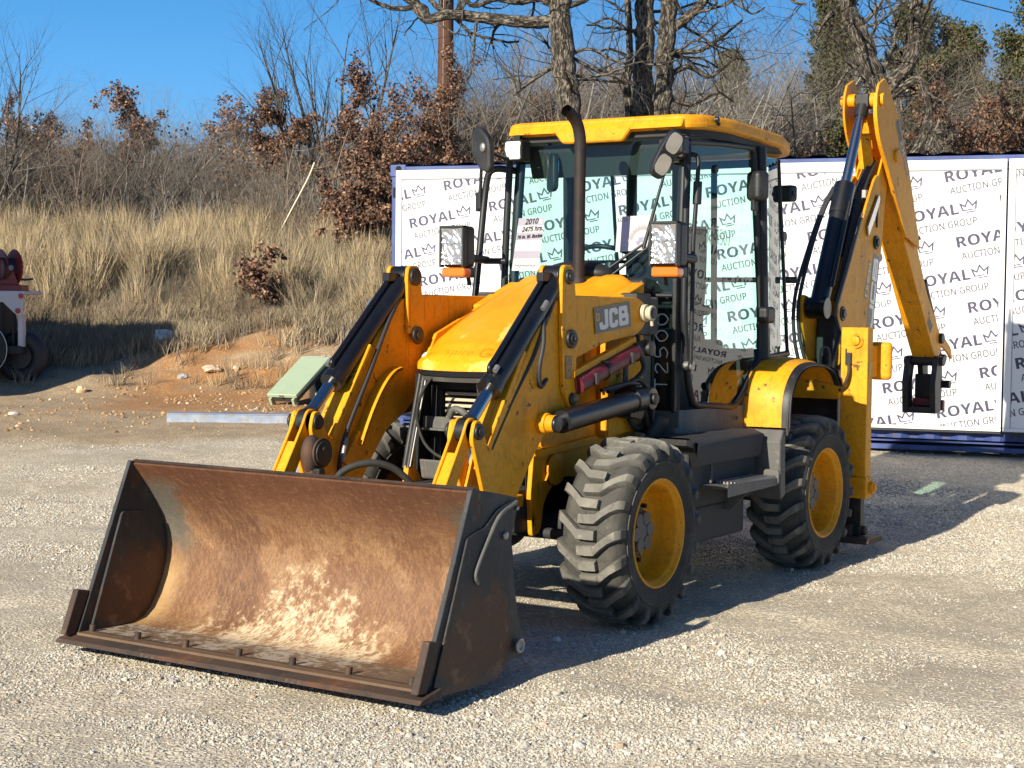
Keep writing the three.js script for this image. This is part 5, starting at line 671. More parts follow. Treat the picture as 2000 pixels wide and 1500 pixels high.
  P('quick_hitch', [plateX([[-4.94, 1.2, 0.04], [-5.06, 1.2, 0.03], [-5.0, 1.0], [-5.03, 0.78], [-4.9, 0.77], [-4.88, 1.0]], 0.615, 0.655, 0.01), plateX([[-4.94, 1.2, 0.04], [-5.06, 1.2, 0.03], [-5.0, 1.0], [-5.03, 0.78], [-4.9, 0.77], [-4.88, 1.0]], 0.4, 0.44, 0.01), box(0.42, 0.63, 0.77, 0.82, -5.1, -4.92, 0.01), plateX([[-5.05, 1.25, 0.03], [-5.2, 1.23, 0.04], [-5.22, 1.0, 0.03], [-5.2, 0.8, 0.02], [-5.08, 0.77], [-5.1, 1.0]], 0.56, 0.6, 0.01), plateX([[-5.05, 1.25, 0.03], [-5.2, 1.23, 0.04], [-5.22, 1.0, 0.03], [-5.2, 0.8, 0.02], [-5.08, 0.77], [-5.1, 1.0]], 0.45, 0.49, 0.01), box(0.44, 0.62, 0.82, 1.06, -5.14, -5.05, 0.01), rod([0.38, 1.16, -5.0], [0.68, 1.16, -5.0], 0.035), rod([0.42, 1.18, -5.16], [0.64, 1.18, -5.16], 0.03), rod([0.42, 0.98, -5.22], [0.66, 0.98, -5.22], 0.03)], M.black);
  P('hitch_lock', [box(0.45, 0.61, 0.82, 0.88, -5.06, -4.98, 0.008), box(0.58, 0.62, 0.78, 0.86, -5.24, -5.18, 0.01)], M.maroon);
}
// ---- sheets of paper taped to the windscreen
{
  const pap = (w, h, draw) => canvasTex(w, h, draw);
  const t1 = pap(384, 640, (g, w, h) => {
    g.fillStyle = '#f4f3f6'; g.fillRect(0, 0, w, h); g.fillStyle = '#cfc9da'; g.fillRect(0, 0, w, 92); g.fillRect(0, 176, w, 92); g.fillRect(0, 400, w, 92); g.fillStyle = '#e9e6ef'; g.beginPath(); g.arc(330, 44, 30, 0, 7); g.fill();
    g.strokeStyle = '#1d1c22'; g.fillStyle = '#1d1c22'; g.save(); g.transform(1, -0.05, -0.16, 1, 0, 0); for (const [t, px, x, y] of [['2010', 86, 120, 84], ['2475 hrs.', 74, 100, 172], ['76 in. W. Bucket', 52, 56, 256]]) { g.font = px + 'px sans-serif'; g.lineWidth = 8; g.fillText(t, x, y); g.strokeText(t, x, y); } g.restore();
    g.lineWidth = 7; g.beginPath(); for (let k = 0; k < 9; k++) { const x = 40 + k * 34; g.moveTo(x, 585 + (k % 3) * 8); g.quadraticCurveTo(x + 12, 555, x + 24, 580); } g.stroke(); g.lineWidth = 2; g.beginPath(); for (const y of [300, 350, 540]) { g.moveTo(8, y); g.lineTo(w - 8, y); } g.strokeStyle = '#d5d0de'; g.stroke();
  });
  const t2 = pap(512, 400, (g, w, h) => {
    g.fillStyle = '#f2f2f4'; g.fillRect(0, 0, w, h); g.fillStyle = '#3b4470'; g.fillRect(62, 0, 110, h); g.strokeStyle = '#c9c6c6'; g.lineWidth = 36; g.beginPath(); g.arc(352, 300, 152, 3.3, 6.4); g.stroke(); g.fillStyle = '#c9c6c6'; for (let k = 0; k < 15; k++) { const a = 3.25 + k * 0.225; g.save(); g.translate(352 + 172 * Math.cos(a), 300 + 172 * Math.sin(a)); g.rotate(a); g.fillRect(-6, -14, 26, 26); g.restore(); }
    g.fillStyle = '#b9b6d2'; g.fillRect(300, 250, 60, 46); g.fillRect(270, 290, 130, 22); g.beginPath(); g.moveTo(360, 262); g.lineTo(420, 200); g.lineTo(440, 290); g.lineTo(424, 292); g.lineTo(412, 226); g.lineTo(366, 280); g.fill(); g.beginPath(); g.arc(300, 320, 22, 0, 7); g.arc(380, 320, 22, 0, 7); g.fill();
    g.fillStyle = '#17161c'; g.font = 'bold 56px sans-serif'; g.fillText('LOT#', 6, 60); g.font = '34px sans-serif'; g.fillText('2475', 60, 372);
  });
  const sheetOn = (name, tex, a, b, c, d, label) => { const g = surf((u, v) => { const p = a.map((_, k) => lerp(lerp(a[k], b[k], u), lerp(d[k], c[k], u), v)); return [p[0], p[1], -0.862 - 0.1 * clamp((p[1] - 1.6) / 0.87) + 0.035 * (1 - Math.pow(p[0] / 0.53, 2)) + 0.006]; }, 8, 4); solo(name, [g], std({ map: tex, color: 0xbdbdbd, roughness: 0.8 }), label, 'paper sheet', undefined, true); };
  sheetOn('paper_sheet', t1, [-0.515, 1.745, 0], [-0.325, 1.745, 0], [-0.305, 2.045, 0], [-0.49, 2.045, 0], 'tall white handwritten paper sheet with lilac rows taped in the windscreen corner');
  sheetOn('paper_sheet', t2, [0.17, 1.845, 0], [0.4, 1.86, 0], [0.4, 2.045, 0], [0.17, 2.04, 0], 'wide white lot card with navy stripe and gear emblem on the windscreen');
}
// ================================================================ shipping container with the printed sign boards
{
  const blue = std({ map: rep(paint(512, 512, (x, y, c) => { const i = (y * 2) * 1024 + x * 2; c[0] = 48; c[1] = 66; c[2] = 120; mixc(c, 76, 98, 150, smooth(0.48, 0.75, N1[i]) * 0.55); mixc(c, 34, 46, 92, smooth(0.5, 0.75, N3[i]) * 0.45); if (N2[i] > 0.72) mixc(c, 96, 66, 52, 0.5); }), 1.4), roughness: 0.55 });
  const C = thing('shipping_container', 'long blue corrugated steel shipping container behind the backhoe loader', 'shipping container', site(-1.21, 15.92, 0.31), 0.23);
  const L = 12.19, Hh = 2.59, D = 2.44, part = (n, g, m) => mesh(n, g, m, C);
  const corr = (x0, x1, y0, y1, z, amp, flip) => { const pos = [], idx = []; const xs = [[0, 0], [0.07, 0], [0.14, -1], [0.21, -1], [0.28, 0]]; let pts = []; for (let x = x0; x < x1; x += 0.28) for (const [dx, k] of xs.slice(0, 4)) pts.push([Math.min(x + dx, x1), z + k * amp * flip]); pts.push([x1, z]); for (const [x, zz] of pts) pos.push(x, y0, zz, x, y1, zz); for (let i = 0; i < pts.length - 1; i++) { const a = 2 * i; idx.push(a, a + 2, a + 1, a + 1, a + 2, a + 3); } const g = new THREE.BufferGeometry(); g.setAttribute('position', new THREE.Float32BufferAttribute(pos, 3)); g.setIndex(idx); const r = g.toNonIndexed(); r.computeVertexNormals(); return r; };
  part('side_wall', [corr(0.1, L - 0.1, 0.1, Hh - 0.08, -0.015, 0.036, 1)], blue); part('side_wall', [corr(0.1, L - 0.1, 0.1, Hh - 0.08, -D + 0.015, 0.036, -1)], blue);
  part('end_wall', [box(0.03, 0.06, 0.1, Hh - 0.1, -D + 0.05, -0.05)], blue); part('end_wall', [box(L - 0.06, L - 0.03, 0.1, Hh - 0.1, -D + 0.05, -0.05)], blue);
  const ribs = corr(0.05, L - 0.05, -D + 0.05, -0.03, 0, 0.02, 1).rotateX(Math.PI / 2).translate(0, Hh - 0.005, 0); part('roof', [ribs], blue);
  for (const z of [-0.03, -D + 0.03]) { part('top_rail', [box(0.1, L - 0.1, Hh - 0.085, Hh - 0.02, z - 0.03, z + 0.03)], blue); part('bottom_rail', [box(0.1, L - 0.1, 0.0, 0.045, z - 0.03, z + 0.035), box(0.1, L - 0.1, 0.07, 0.085, z - 0.03, z + 0.03)], blue); }
  for (const x of [0, L - 0.16]) for (const z of [-0.16, -D]) part('corner_post', [box(x + 0.01, x + 0.15, 0.11, Hh - 0.11, z + 0.01, z + 0.15, 0.01)], blue);
  const hole = std({ color: new THREE.Color().setRGB(0.01, 0.01, 0.012), roughness: 0.9 });
  for (const x of [0, L - 0.16]) for (const y of [0, Hh - 0.118]) for (const z of [-0.16, -D]) { part('corner_casting', [box(x - 0.003, x + 0.165, y, y + 0.12, z - 0.003, z + 0.165, 0.012)], blue); part('casting_hole', [extrude(roundShape([[-0.03, -0.045], [0.03, -0.045], [0.03, 0.045], [-0.03, 0.045]], 0.03), 0.004, 0).translate(x + 0.09, y + 0.06, z + 0.163)], hole); }
  part('casting_hole', [extrude(roundShape([[-0.018, -0.05], [0.018, -0.05], [0.018, 0.05], [-0.018, 0.05]], 0.01), 0.004, 0).translate(0.045, Hh - 0.27, -0.009), extrude(roundShape([[-0.018, -0.05], [0.018, -0.05], [0.018, 0.05], [-0.018, 0.05]], 0.01), 0.004, 0).translate(0.045, Hh - 1.05, -0.009)], hole);
  // two printed boards in white frames
  const art = (ox, oy) => canvasTex(2048, 848, (g, W, Hp) => {
    const k = W / 5.63; g.fillStyle = '#dedee0'; g.fillRect(0, 0, W, Hp);
    const im = g.getImageData(0, 0, W, Hp), dd = im.data; for (let y = 0; y < Hp; y++) for (let x = 0; x < W; x++) { const n = (N1[(y & 1023) * 1024 + (x & 1023)] - 0.5) * 12 + (N3[((y >> 1) & 1023) * 1024 + ((x >> 1) & 1023)] - 0.5) * 14 - 8 * smooth(0.6, 0.8, N2[(y & 1023) * 1024 + (x & 1023)]) * smooth(Hp * 0.8, Hp, y), o = (y * W + x) * 4; dd[o] += n; dd[o + 1] += n; dd[o + 2] += n; } g.putImageData(im, 0, 0);
    g.save(); g.translate(ox * k, Hp - oy * k); g.rotate(-0.19); g.scale(k, k);
    const fit = (s, x, y, w, cap, weight, colr) => { g.save(); g.translate(x, y); g.font = weight + ' 100px sans-serif'; const m = g.measureText(s).width; g.scale(w / m, cap / 71); g.fillStyle = colr; g.fillText(s, 0, 0); { g.lineWidth = weight === 'bold' ? 0.8 : 2.5; g.strokeStyle = colr; g.strokeText(s, 0, 0); } g.restore(); };
    for (let r = -12; r <= 14; r++) for (let q = -10; q <= 10; q++) {
      const x = q * 0.835 + (r & 1 ? 0.4175 : 0), y = r * 0.292;
      fit('ROYAL', x, y, 0.5, 0.094, 'bold', '#3a3950'); fit('AUCTION GROUP', x + 0.035, y + 0.112, 0.6, 0.06, 'normal', '#45454f');
      g.save(); g.translate(x + 0.585, y - 0.045); g.strokeStyle = '#3a3950'; g.lineWidth = 0.013; g.lineJoin = 'miter'; g.beginPath(); g.moveTo(-0.052, 0.03); g.lineTo(-0.068, -0.035); g.lineTo(-0.03, -0.008); g.lineTo(0, -0.062); g.lineTo(0.03, -0.008); g.lineTo(0.068, -0.035); g.lineTo(0.052, 0.03); g.stroke(); g.lineWidth = 0.009; g.beginPath(); g.moveTo(-0.05, 0.026); g.lineTo(0.03, 0.026); g.moveTo(-0.03, 0.045); g.lineTo(0.05, 0.045); g.stroke(); g.restore();
    }
    g.restore();
  });
  const white = std({ color: new THREE.Color().setRGB(0.74, 0.74, 0.74), roughness: 0.5 }), seamM = std({ color: new THREE.Color().setRGB(0.3, 0.3, 0.32), roughness: 0.8 });
  [[0.085, 5.17, 2.16, 'white sign board of repeated slanted logos, left of the white seam on the blue container'], [5.79, 4.9, 2.05, 'white sign board of repeated slanted logos, right of the white seam on the blue container']].forEach(([x, ox, oy, label]) => {
    const S = thing('sign_board', label, 'sign board', C.localToWorld(V3(x, 0.19, 0.025)), 0.23), p = (n, g, m, k) => mesh(n, g, m, S, k), w = 5.69, h = 2.34;
    p('print_panel', [quad([0.03, 0.02, 0.022], [w - 0.03, 0.02, 0.022], [w - 0.03, h - 0.03, 0.022], [0.03, h - 0.03, 0.022])], std({ map: art(ox - 0.03, oy), roughness: 0.55, bumpMap: rep(paint(512, 512, (x, y, c) => { const i = y * 2048 + x * 2; c[0] = c[1] = c[2] = 255 * (N3[i] * 0.8 + N1[i] * 0.2); }, false), 0.35, 0.5), bumpScale: 0.02 }), true);
    p('backing', [box(0.01, w - 0.01, 0.01, h - 0.01, 0, 0.018, 0)], white);
    p('frame_rail', [box(0, w, h - 0.085, h, 0.003, 0.034, 0.003)], white); p('frame_rail', [box(0, w, 0, 0.03, 0.003, 0.034, 0.003)], white);
    p('frame_post', [box(0, 0.058, 0.032, h - 0.087, 0.003, 0.034, 0.003)], white); p('frame_post', [box(w - 0.042, w, 0.032, h - 0.087, 0.003, 0.034, 0.003)], white);
    p('frame_shadow_gap', [box(0.058, w - 0.042, h - 0.094, h - 0.0865, 0.0225, 0.0285, 0), box(0.0585, 0.064, 0.03, h - 0.09, 0.0225, 0.0285, 0)], seamM);
    p('base_strip', [box(0, w, -0.022, -0.004, 0.003, 0.022, 0.003)], M.interior);
    for (let k = 0; k < 7; k++) p('screw', [discX(0, 0.006, 0, 0, 0.011, 10, 0.001).rotateY(-Math.PI / 2).translate(0.3 + k * 0.84, h - 0.03, 0.033)], M.steel);
    for (let k = 0; k < 10; k++) p('clip', [box(0.5 + k * 0.52, 0.52 + k * 0.52, 0.034, 0.052, 0.023, 0.034, 0.002)], M.steel);
  });
}
// ================================================================ things at the foot of the hill
{
  const green = std({ map: rep(paint(256, 256, (x, y, c) => { const i = y * 4 * 1024 + x * 4; c[0] = 158; c[1] = 174; c[2] = 146; mixc(c, 150, 168, 136, smooth(0.5, 0.8, N1[i]) * 0.5); mixc(c, 196, 200, 170, smooth(0.6, 0.8, N2[i]) * 0.3); }), 0.8), roughness: 0.5 });
  const A = thing('utility_cabinet', 'pale green metal cabinet lid lying tilted beside the orange dirt', 'utility cabinet', site(-2.76, 19.5, H(-2.76, 19.5)), SITE_TURN - 0.42);
  const tl = (g) => g.rotateX(0.5).translate(0, 0.06, 0);
  mesh('lid', [tl(box(-0.21, 0.21, 0.03, 0.08, -0.92, 0, 0.012))], green, A); mesh('lid_latch', [tl(box(-0.03, 0.03, 0.04, 0.075, 0.0, 0.012, 0.003))], M.steel, A); mesh('lid_hinge', [tl(rod([-0.15, 0.085, -0.9], [0.15, 0.085, -0.9], 0.01, 0.01, 8))], M.steel, A); mesh('lid_rim', [tl(box(-0.195, 0.195, -0.03, 0.03, -0.9, -0.015, 0.006))], M.interior, A);
  for (const x of [-0.18, 0.14]) mesh('leg', [tl(box(x, x + 0.035, -0.1, 0.03, -0.05, 0.03, 0.004))], green, A);
  const B = thing('utility_cabinet', 'pale green metal cabinet box standing open behind the tilted lid', 'utility cabinet', site(-1.98, 20.1, H(-2.0, 20.1) - 0.02), SITE_TURN + 0.25);
  mesh('front_panel', [box(-0.5, 0.4, 0, 0.12, 0.3, 0.32, 0.004)], green, B); mesh('side_panel', [plateX([[0.3, 0], [0.3, 0.12], [-0.3, 0.5], [-0.3, 0]], -0.5, -0.48)], green, B); mesh('side_panel', [plateX([[0.3, 0], [0.3, 0.3], [-0.3, 0.55], [-0.3, 0]], 0.38, 0.4)], green, B); mesh('back_panel', [box(-0.48, 0.38, 0.44, 0.5, -0.3, -0.24, 0.004), box(-0.48, 0.38, 0, 0.44, -0.3, -0.28, 0)], green, B);
  mesh('inner_floor', [box(-0.478, 0.378, 0.02, 0.44, -0.276, -0.2, 0), box(-0.478, 0.378, 0.02, 0.06, -0.2, 0.29, 0)], M.interior, B);
  const bl = std({ map: rep(paint(512, 512, (x, y, c) => { const i = (y * 2) * 1024 + x * 2; c[0] = 138; c[1] = 150; c[2] = 172; mixc(c, 170, 176, 186, smooth(0.45, 0.7, N1[i]) * 0.6); mixc(c, 150, 128, 100, smooth(0.52, 0.75, N2[i]) * 0.55); mixc(c, 96, 104, 122, smooth(0.5, 0.7, N3[i]) * 0.5); }), 0.9), roughness: 0.5, metalness: 0.25 });
  const beam = thing('steel_beam', 'long bluish galvanised steel channel lying flat on the dirt', 'steel beam', site(-3.7, 17.35, H(-2.9, 17.35) - 0.01), SITE_TURN - 0.03);
  mesh('web', [box(0, 2.3, 0.09, 0.1, -0.26, 0, 0.003)], bl, beam); mesh('flange', [box(0, 2.3, 0, 0.088, -0.012, 0, 0.002)], bl, beam); mesh('flange', [box(0, 2.3, 0, 0.088, -0.26, -0.248, 0.002)], bl, beam);
  const rockM = (r, g, b) => std({ color: new THREE.Color().setRGB(r, g, b), roughness: 0.95, bumpMap: rep(bumpFine, 0.3), bumpScale: 0.01 });
  const rock = (seed, l, d, w, h, dp, m, label) => { const g = pebble(seed, 1); g.scale(w / 2, h / 1.4, dp / 2); const r = solo('rock', [g], m, label, 'rock'); r.position.copy(site(l, d, H(l, d) + h * 0.22)); r.rotation.y = SITE_TURN + seed; };
  rock(1, -4.88, 22.75, 0.46, 0.3, 0.32, rockM(0.66, 0.62, 0.54), 'flat white stone slab at the edge of the dark shadow below the tall grass');
  rock(2, -4.0, 21.6, 0.38, 0.13, 0.25, rockM(0.55, 0.42, 0.3), 'flat tan stone at the top of the orange dirt bank');
  rock(3, -4.35, 21.4, 0.16, 0.1, 0.14, rockM(0.36, 0.35, 0.36), 'small grey pointed stone beside the flat tan stone');
  rock(4, -5.45, 20.5, 0.14, 0.12, 0.13, rockM(0.66, 0.45, 0.27), 'orange stone lump on the shadow edge, leftmost on the dirt');
  rock(5, -3.68, 21.6, 0.11, 0.07, 0.1, rockM(0.62, 0.5, 0.38), 'small pale stone right of the flat tan stone');
  rock(6, -5.55, 18.0, 0.12, 0.05, 0.1, rockM(0.6, 0.55, 0.47), 'pale stone chip lying alone on the flat dirt at left');
  rock(7, -0.28, 6.6, 0.045, 0.025, 0.04, rockM(0.75, 0.73, 0.68), 'white pebble on the gravel in front of the bucket');
  rock(8, 0.22, 7.45, 0.05, 0.03, 0.045, rockM(0.72, 0.7, 0.65), 'white pebble beside the shadow edge right of the bucket');
  // hillside stick, utility pole with its cable
  const pole = thing('utility_pole', 'tall brown wooden utility pole rising behind the leafless oaks', 'utility pole', site(-1.38, 32, 2.3));
  const bark = std({ map: rep(paint(256, 256, (x, y, c) => { const i = y * 4 * 1024 + x * 4; c[0] = 92; c[1] = 60; c[2] = 44; mixc(c, 60, 40, 32, smooth(0.45, 0.7, NS[i]) * 0.8); mixc(c, 124, 88, 66, smooth(0.6, 0.8, N2[i]) * 0.4); }), 0.5, 2), roughness: 0.95 });
  mesh('shaft', [rod([0, -0.4, 0], [0.03, 8.5, 0], 0.165, 0.14, 18)], bark, pole); mesh('crossarm', [box(-1.1, 1.1, 7.9, 8.02, -0.2, -0.1, 0.006).rotateY(SITE_TURN + 0.3)], bark, pole); mesh('ground_wire', [rod([0.06, 0, 0.155], [0.06, 8, 0.135], 0.006)], M.steel, pole);
  const wire = []; for (let k = 0; k <= 12; k++) { const t = k / 12, a = site(-1.4, 32, 10.3), b = site(46, 60, 9.5); wire.push([lerp(a.x, b.x, t), lerp(a.y, b.y, t) - 1.65 * Math.sin(Math.PI * t), lerp(a.z, b.z, t)]); }
  solo('overhead_cable', [pipe(wire, 0.016, 60, 5)], M.interior, 'thin dark overhead cable crossing the sky at upper right', 'cable');
  solo('leaning_stick', [pipe([[0, 0, 0], [0.32, 0.62, 0], [0.62, 1.2, 0.02], [0.74, 1.5, 0.03]].map((p) => site(-4.42 + p[0], 30 + p[2], 2.62 + p[1]).toArray()), 0.018, 14, 6)], std({ color: new THREE.Color().setRGB(0.62, 0.56, 0.4), roughness: 0.9 }), 'pale thin stick leaning against the grey brush', 'stick');
}
// ================================================================ service machine with the hose reel, and the trailer whose shade it stands in
{
  const T = thing('service_machine', 'dark service machine with a red hose reel and white rear fender in the shade', 'service machine', site(-6.5, 21.0, H(-6.3, 21) - 0.0), SITE_TURN), p = (n, g, m, par = T) => mesh(n, g, m, par);
  const red = std({ color: new THREE.Color().setRGB(0.2, 0.02, 0.022), roughness: 0.45 }), pale = std({ color: new THREE.Color().setRGB(0.62, 0.6, 0.63), roughness: 0.5 });
  const Rl = sub('hose_reel', T); Rl.position.set(0.02, 1.44, 0.1);
  for (const x of [-0.12, 0.06]) { const f = mesh('reel_flange', [latheX([[-0.01, 0.0], [-0.01, 0.23], [0, 0.24], [0.012, 0.23], [0.012, 0]], 40).rotateY(0.75).translate(x, 0.02, 0)], red, Rl); }
  mesh('reel_drum', [latheX([[-0.14, 0.15], [0.08, 0.15]], 24).rotateY(0.75)], M.hose, Rl); mesh('reel_stand', [plateZ([[-0.02, 0.06, 0.04], [0.06, 0.06, 0.04], [0.16, -0.2], [0.17, -0.27], [-0.1, -0.27], [-0.08, -0.2]], 0.1, 0.13), box(-0.22, 0.2, -0.28, -0.2, -0.16, 0.18, 0.01)], red, Rl); mesh('reel_hub', [discX(0, 0.05, 0, 0, 0.035).rotateY(-0.8).translate(0.04, 0.02, 0.12)], M.steel, Rl); mesh('hose_end', [pipe([[0.14, -0.1, 0.1], [0.2, -0.13, 0.1], [0.26, -0.13, 0.1], [0.33, -0.12, 0.1]], 0.014, 12, 8)], M.hose, Rl);
  p('rear_fender', [plateZ([[-1.2, 1.16], [0.27, 1.16, 0.01], [0.245, 0.85, 0.02], [0.2, 0.83, 0.02], [0.0, 1.02], [-0.14, 1.02], [-0.14, 1.12], [-1.2, 1.12]], 0.28, 0.32), box(-1.2, 0.26, 1.12, 1.165, -0.5, 0.3, 0.01)], pale);
  for (const [x, y] of [[0.235, 1.1], [0.195, 0.91]]) p('tail_light', [discX(0, 0.02, 0, 0, 0.033).rotateY(-Math.PI / 2).translate(x, y, 0.32)], std({ color: new THREE.Color().setRGB(0.45, 0.02, 0.03), roughness: 0.3 }));
  p('engine_housing', [box(-1.2, -0.08, 0.5, 1.11, -0.4, 0.22, 0.02), box(-0.14, -0.03, 0.55, 1.02, 0.1, 0.26, 0.01)], M.interior); p('decal', [box(-0.27, -0.2, 0.88, 1.0, 0.222, 0.228, 0)], M.chalk); p('decal', [box(-0.26, -0.21, 0.74, 0.84, 0.222, 0.227, 0)], std({ color: new THREE.Color().setRGB(0.4, 0.22, 0.06), roughness: 0.7 }));
  p('frame_post', [box(0.08, 0.11, 0.45, 0.95, 0.1, 0.2)], M.interior); p('frame_post', [box(0.17, 0.23, 0.45, 0.86, 0.1, 0.25)], pale); p('deck', [box(-1.3, 0.22, 0.36, 0.46, -0.5, 0.3, 0.01)], M.interior);
  const wheel = (x) => { const w = sub('wheel', T); w.position.set(x, 0.32, 0.0); mesh('tyre', [new THREE.TorusGeometry(0.24, 0.1, 14, 40).scale(1, 1, 1.3)], M.hose, w); mesh('rim', [discX(-0.08, 0.1, 0, 0, 0.16).rotateY(-Math.PI / 2)], M.black, w); }; wheel(0.14); wheel(-0.95);
  const rollr = sub('reel_drum_guard', T); rollr.position.set(-0.28, 0.42, 0.36); mesh('disc', [discX(0, 0.03, 0, 0, 0.34, 48).rotateY(-Math.PI / 2)], M.interior, rollr); mesh('disc_edge', [new THREE.TorusGeometry(0.34, 0.008, 6, 60)], M.chalk, rollr); mesh('decal', [box(-0.02, 0.07, -0.06, 0.44, 0.033, 0.038, 0)], M.chalk, rollr); mesh('decal', [plateZ([[0.0, 0.0], [0.07, 0.05], [0.09, 0.13], [0.06, 0.25], [0.03, 0.2], [0.0, 0.1]], 0.039, 0.043, 0.01, 0)], std({ color: new THREE.Color().setRGB(0.42, 0.03, 0.04), roughness: 0.6 }), rollr);
  // enclosed trailer standing just outside the frame
  const W = thing('enclosed_trailer', 'white enclosed box trailer parked left of the service machine', 'trailer', site(-9.3, 18.9, H(-9.3, 18.9)), SITE_TURN + Math.PI / 2), q = (n, g, m, par = W) => mesh(n, g, m, par);
  q('body', [box(-0.7, 0.7, 0.55, 3.12, -1.7, 1.7, 0.06)], pale); for (let k = 0; k < 7; k++) q('side_rib', [box(0.7, 0.712, 0.6, 3.0, -1.55 + k * 0.51, -1.51 + k * 0.51, 0.003)], pale); q('chassis', [box(-0.65, 0.65, 0.4, 0.55, -1.7, 1.7, 0.02), box(-0.06, 0.06, 0.42, 0.5, -2.8, -1.7, 0.01)], M.interior);
  q('fender', [plateX([[0.5, 0.6], [0.42, 0.8, 0.05], [-0.42, 0.8, 0.05], [-0.5, 0.6]], 0.7, 0.92, 0.02)], M.interior);
  for (const x of [0.82, -0.82]) { const w = sub('wheel', W); w.position.set(x, 0.34, 0); mesh('tyre', [new THREE.TorusGeometry(0.25, 0.095, 14, 40).rotateY(Math.PI / 2)], M.hose, w); mesh('rim', [discX(-0.07, 0.07, 0, 0, 0.18)], M.white, w); }
}
// ================================================================ trees, brush and grass on the hillside
class Wood {
  constructor() { this.pos = []; this.nor = []; this.uv = []; this.idx = []; this.tips = []; }
  limb(pts, radii, sides) {   // tapered tube through points
    const n = pts.length, base = this.pos.length / 3, u = V3(0, 0, 0), w = V3(0, 0, 0), t = V3(0, 0, 0); let len = 0;
    for (let i = 0; i < n; i++) {
      t.copy(pts[Math.min(n - 1, i + 1)]).sub(pts[Math.max(0, i - 1)]).normalize(); if (i === 0) { u.set(Math.abs(t.y) > 0.9 ? 1 : 0, Math.abs(t.y) > 0.9 ? 0 : 1, 0); } u.addScaledVector(t, -u.dot(t)).normalize(); w.crossVectors(t, u); if (i) len += pts[i].distanceTo(pts[i - 1]);
      for (let k = 0; k <= sides; k++) { const a = k / sides * Math.PI * 2, c = Math.cos(a), s = Math.sin(a), r = radii[i], nx = u.x * c + w.x * s, ny = u.y * c + w.y * s, nz = u.z * c + w.z * s; this.pos.push(pts[i].x + nx * r, pts[i].y + ny * r, pts[i].z + nz * r); this.nor.push(nx, ny, nz); this.uv.push(k / sides * Math.max(0.12, radii[0] * 6.28), len); }
    }
    for (let i = 0; i < n - 1; i++) for (let k = 0; k < sides; k++) { const a = base + i * (sides + 1) + k, b = a + 1, c = a + sides + 1, d = c + 1; this.idx.push(a, b, c, b, d, c); }
  }
  grow(p, dir, len, r, level, o, R) {
    const steps = level === 0 ? 9 : level < 2 ? 6 : o.twigSteps ?? 3, pts = [p.clone()], radii = [r], d = dir.clone().normalize(), q = p.clone(), end = level >= o.levels ? 0.25 : o.taper ?? 0.5;
    for (let i = 1; i <= steps; i++) { d.x += (R() - 0.5) * o.gnarl; d.y += (R() - 0.5) * o.gnarl * 0.8 + o.up; d.z += (R() - 0.5) * o.gnarl; d.normalize(); q.addScaledVector(d, len / steps); pts.push(q.clone()); radii.push(r * lerp(1, end, i / steps)); }
    this.limb(pts, radii, level === 0 ? o.sides ?? 10 : level === 1 ? 6 : level === 2 ? 4 : 3);
    if (level >= o.levels) { this.tips.push([q.clone(), d.clone()]); return; }
    if (level >= o.levels - 1) this.tips.push([pts[Math.floor(steps * 0.6)].clone(), d.clone()]);
    const n = Math.round(o.kids[Math.min(level, o.kids.length - 1)] * (0.8 + R() * 0.4)), ax = V3(0, 0, 0);
    for (let k = 0; k < n; k++) {
      const t = lerp(o.from[Math.min(level, o.from.length - 1)], 1, (k + R() * 0.8) / n), i = Math.min(steps - 1, Math.floor(t * steps)), f = t * steps - i, s = pts[i].clone().lerp(pts[i + 1], f), tan = pts[i + 1].clone().sub(pts[i]).normalize();
      ax.set(R() - 0.5, R() - 0.5, R() - 0.5).cross(tan).normalize(); const c = tan.clone().applyAxisAngle(ax, o.angle * (0.7 + R() * 0.6));
      this.grow(s, c, len * o.ratio * (0.65 + R() * 0.6) * (1 - 0.3 * t * (level === 0 ? 1 : 0)), radii[i] * (o.thin ?? 0.6) * (0.7 + R() * 0.3), level + 1, o, R);
    }
  }
  geo() { const g = new THREE.BufferGeometry(); g.setAttribute('position', new THREE.Float32BufferAttribute(this.pos, 3)); g.setAttribute('normal', new THREE.Float32BufferAttribute(this.nor, 3)); g.setAttribute('uv', new THREE.Float32BufferAttribute(this.uv, 2)); g.setIndex(this.idx); return g; }
}
// leaf faces: folded blades turned every way, with the leaf colours as vertex colours
function leaves(list, size, colours, R, fold = 0.3) {
  const pos = [], col = [], a = V3(0, 0, 0), b = V3(0, 0, 0), n = V3(0, 0, 0);
  for (const p of list) {
    a.set(R() - 0.5, R() - 0.6, R() - 0.5).normalize(); n.set(R() - 0.5, R() - 0.5, R() - 0.5); b.crossVectors(a, n).normalize(); n.crossVectors(a, b);
    const L = size * (0.6 + R() * 0.8), w = L * 0.33, c = colours[Math.floor(R() * colours.length)], v = 0.75 + R() * 0.5;
    const P = [[0, 0, 0], [0.5 * L, w, fold * w], [L, 0, 0], [0.5 * L, -w, fold * w]].map(([x, y, z]) => [p.x + a.x * x + b.x * y + n.x * z, p.y + a.y * x + b.y * y + n.y * z, p.z + a.z * x + b.z * y + n.z * z]);
    for (const k of [0, 1, 2, 0, 2, 3]) { pos.push(...P[k]); col.push(c[0] * v, c[1] * v, c[2] * v); }
  }
  const g = new THREE.BufferGeometry(); g.setAttribute('position', new THREE.Float32BufferAttribute(pos, 3)); g.setAttribute('color', new THREE.Float32BufferAttribute(col, 3)); g.computeVertexNormals(); return g;
}
const around = (tips, per, spread, R) => tips.flatMap(([p, d]) => Array.from({ length: per }, () => V3(p.x + (R() + R() - 1) * spread - d.x * R() * spread, p.y + (R() + R() - 1) * spread, p.z + (R() + R() - 1) * spread)));
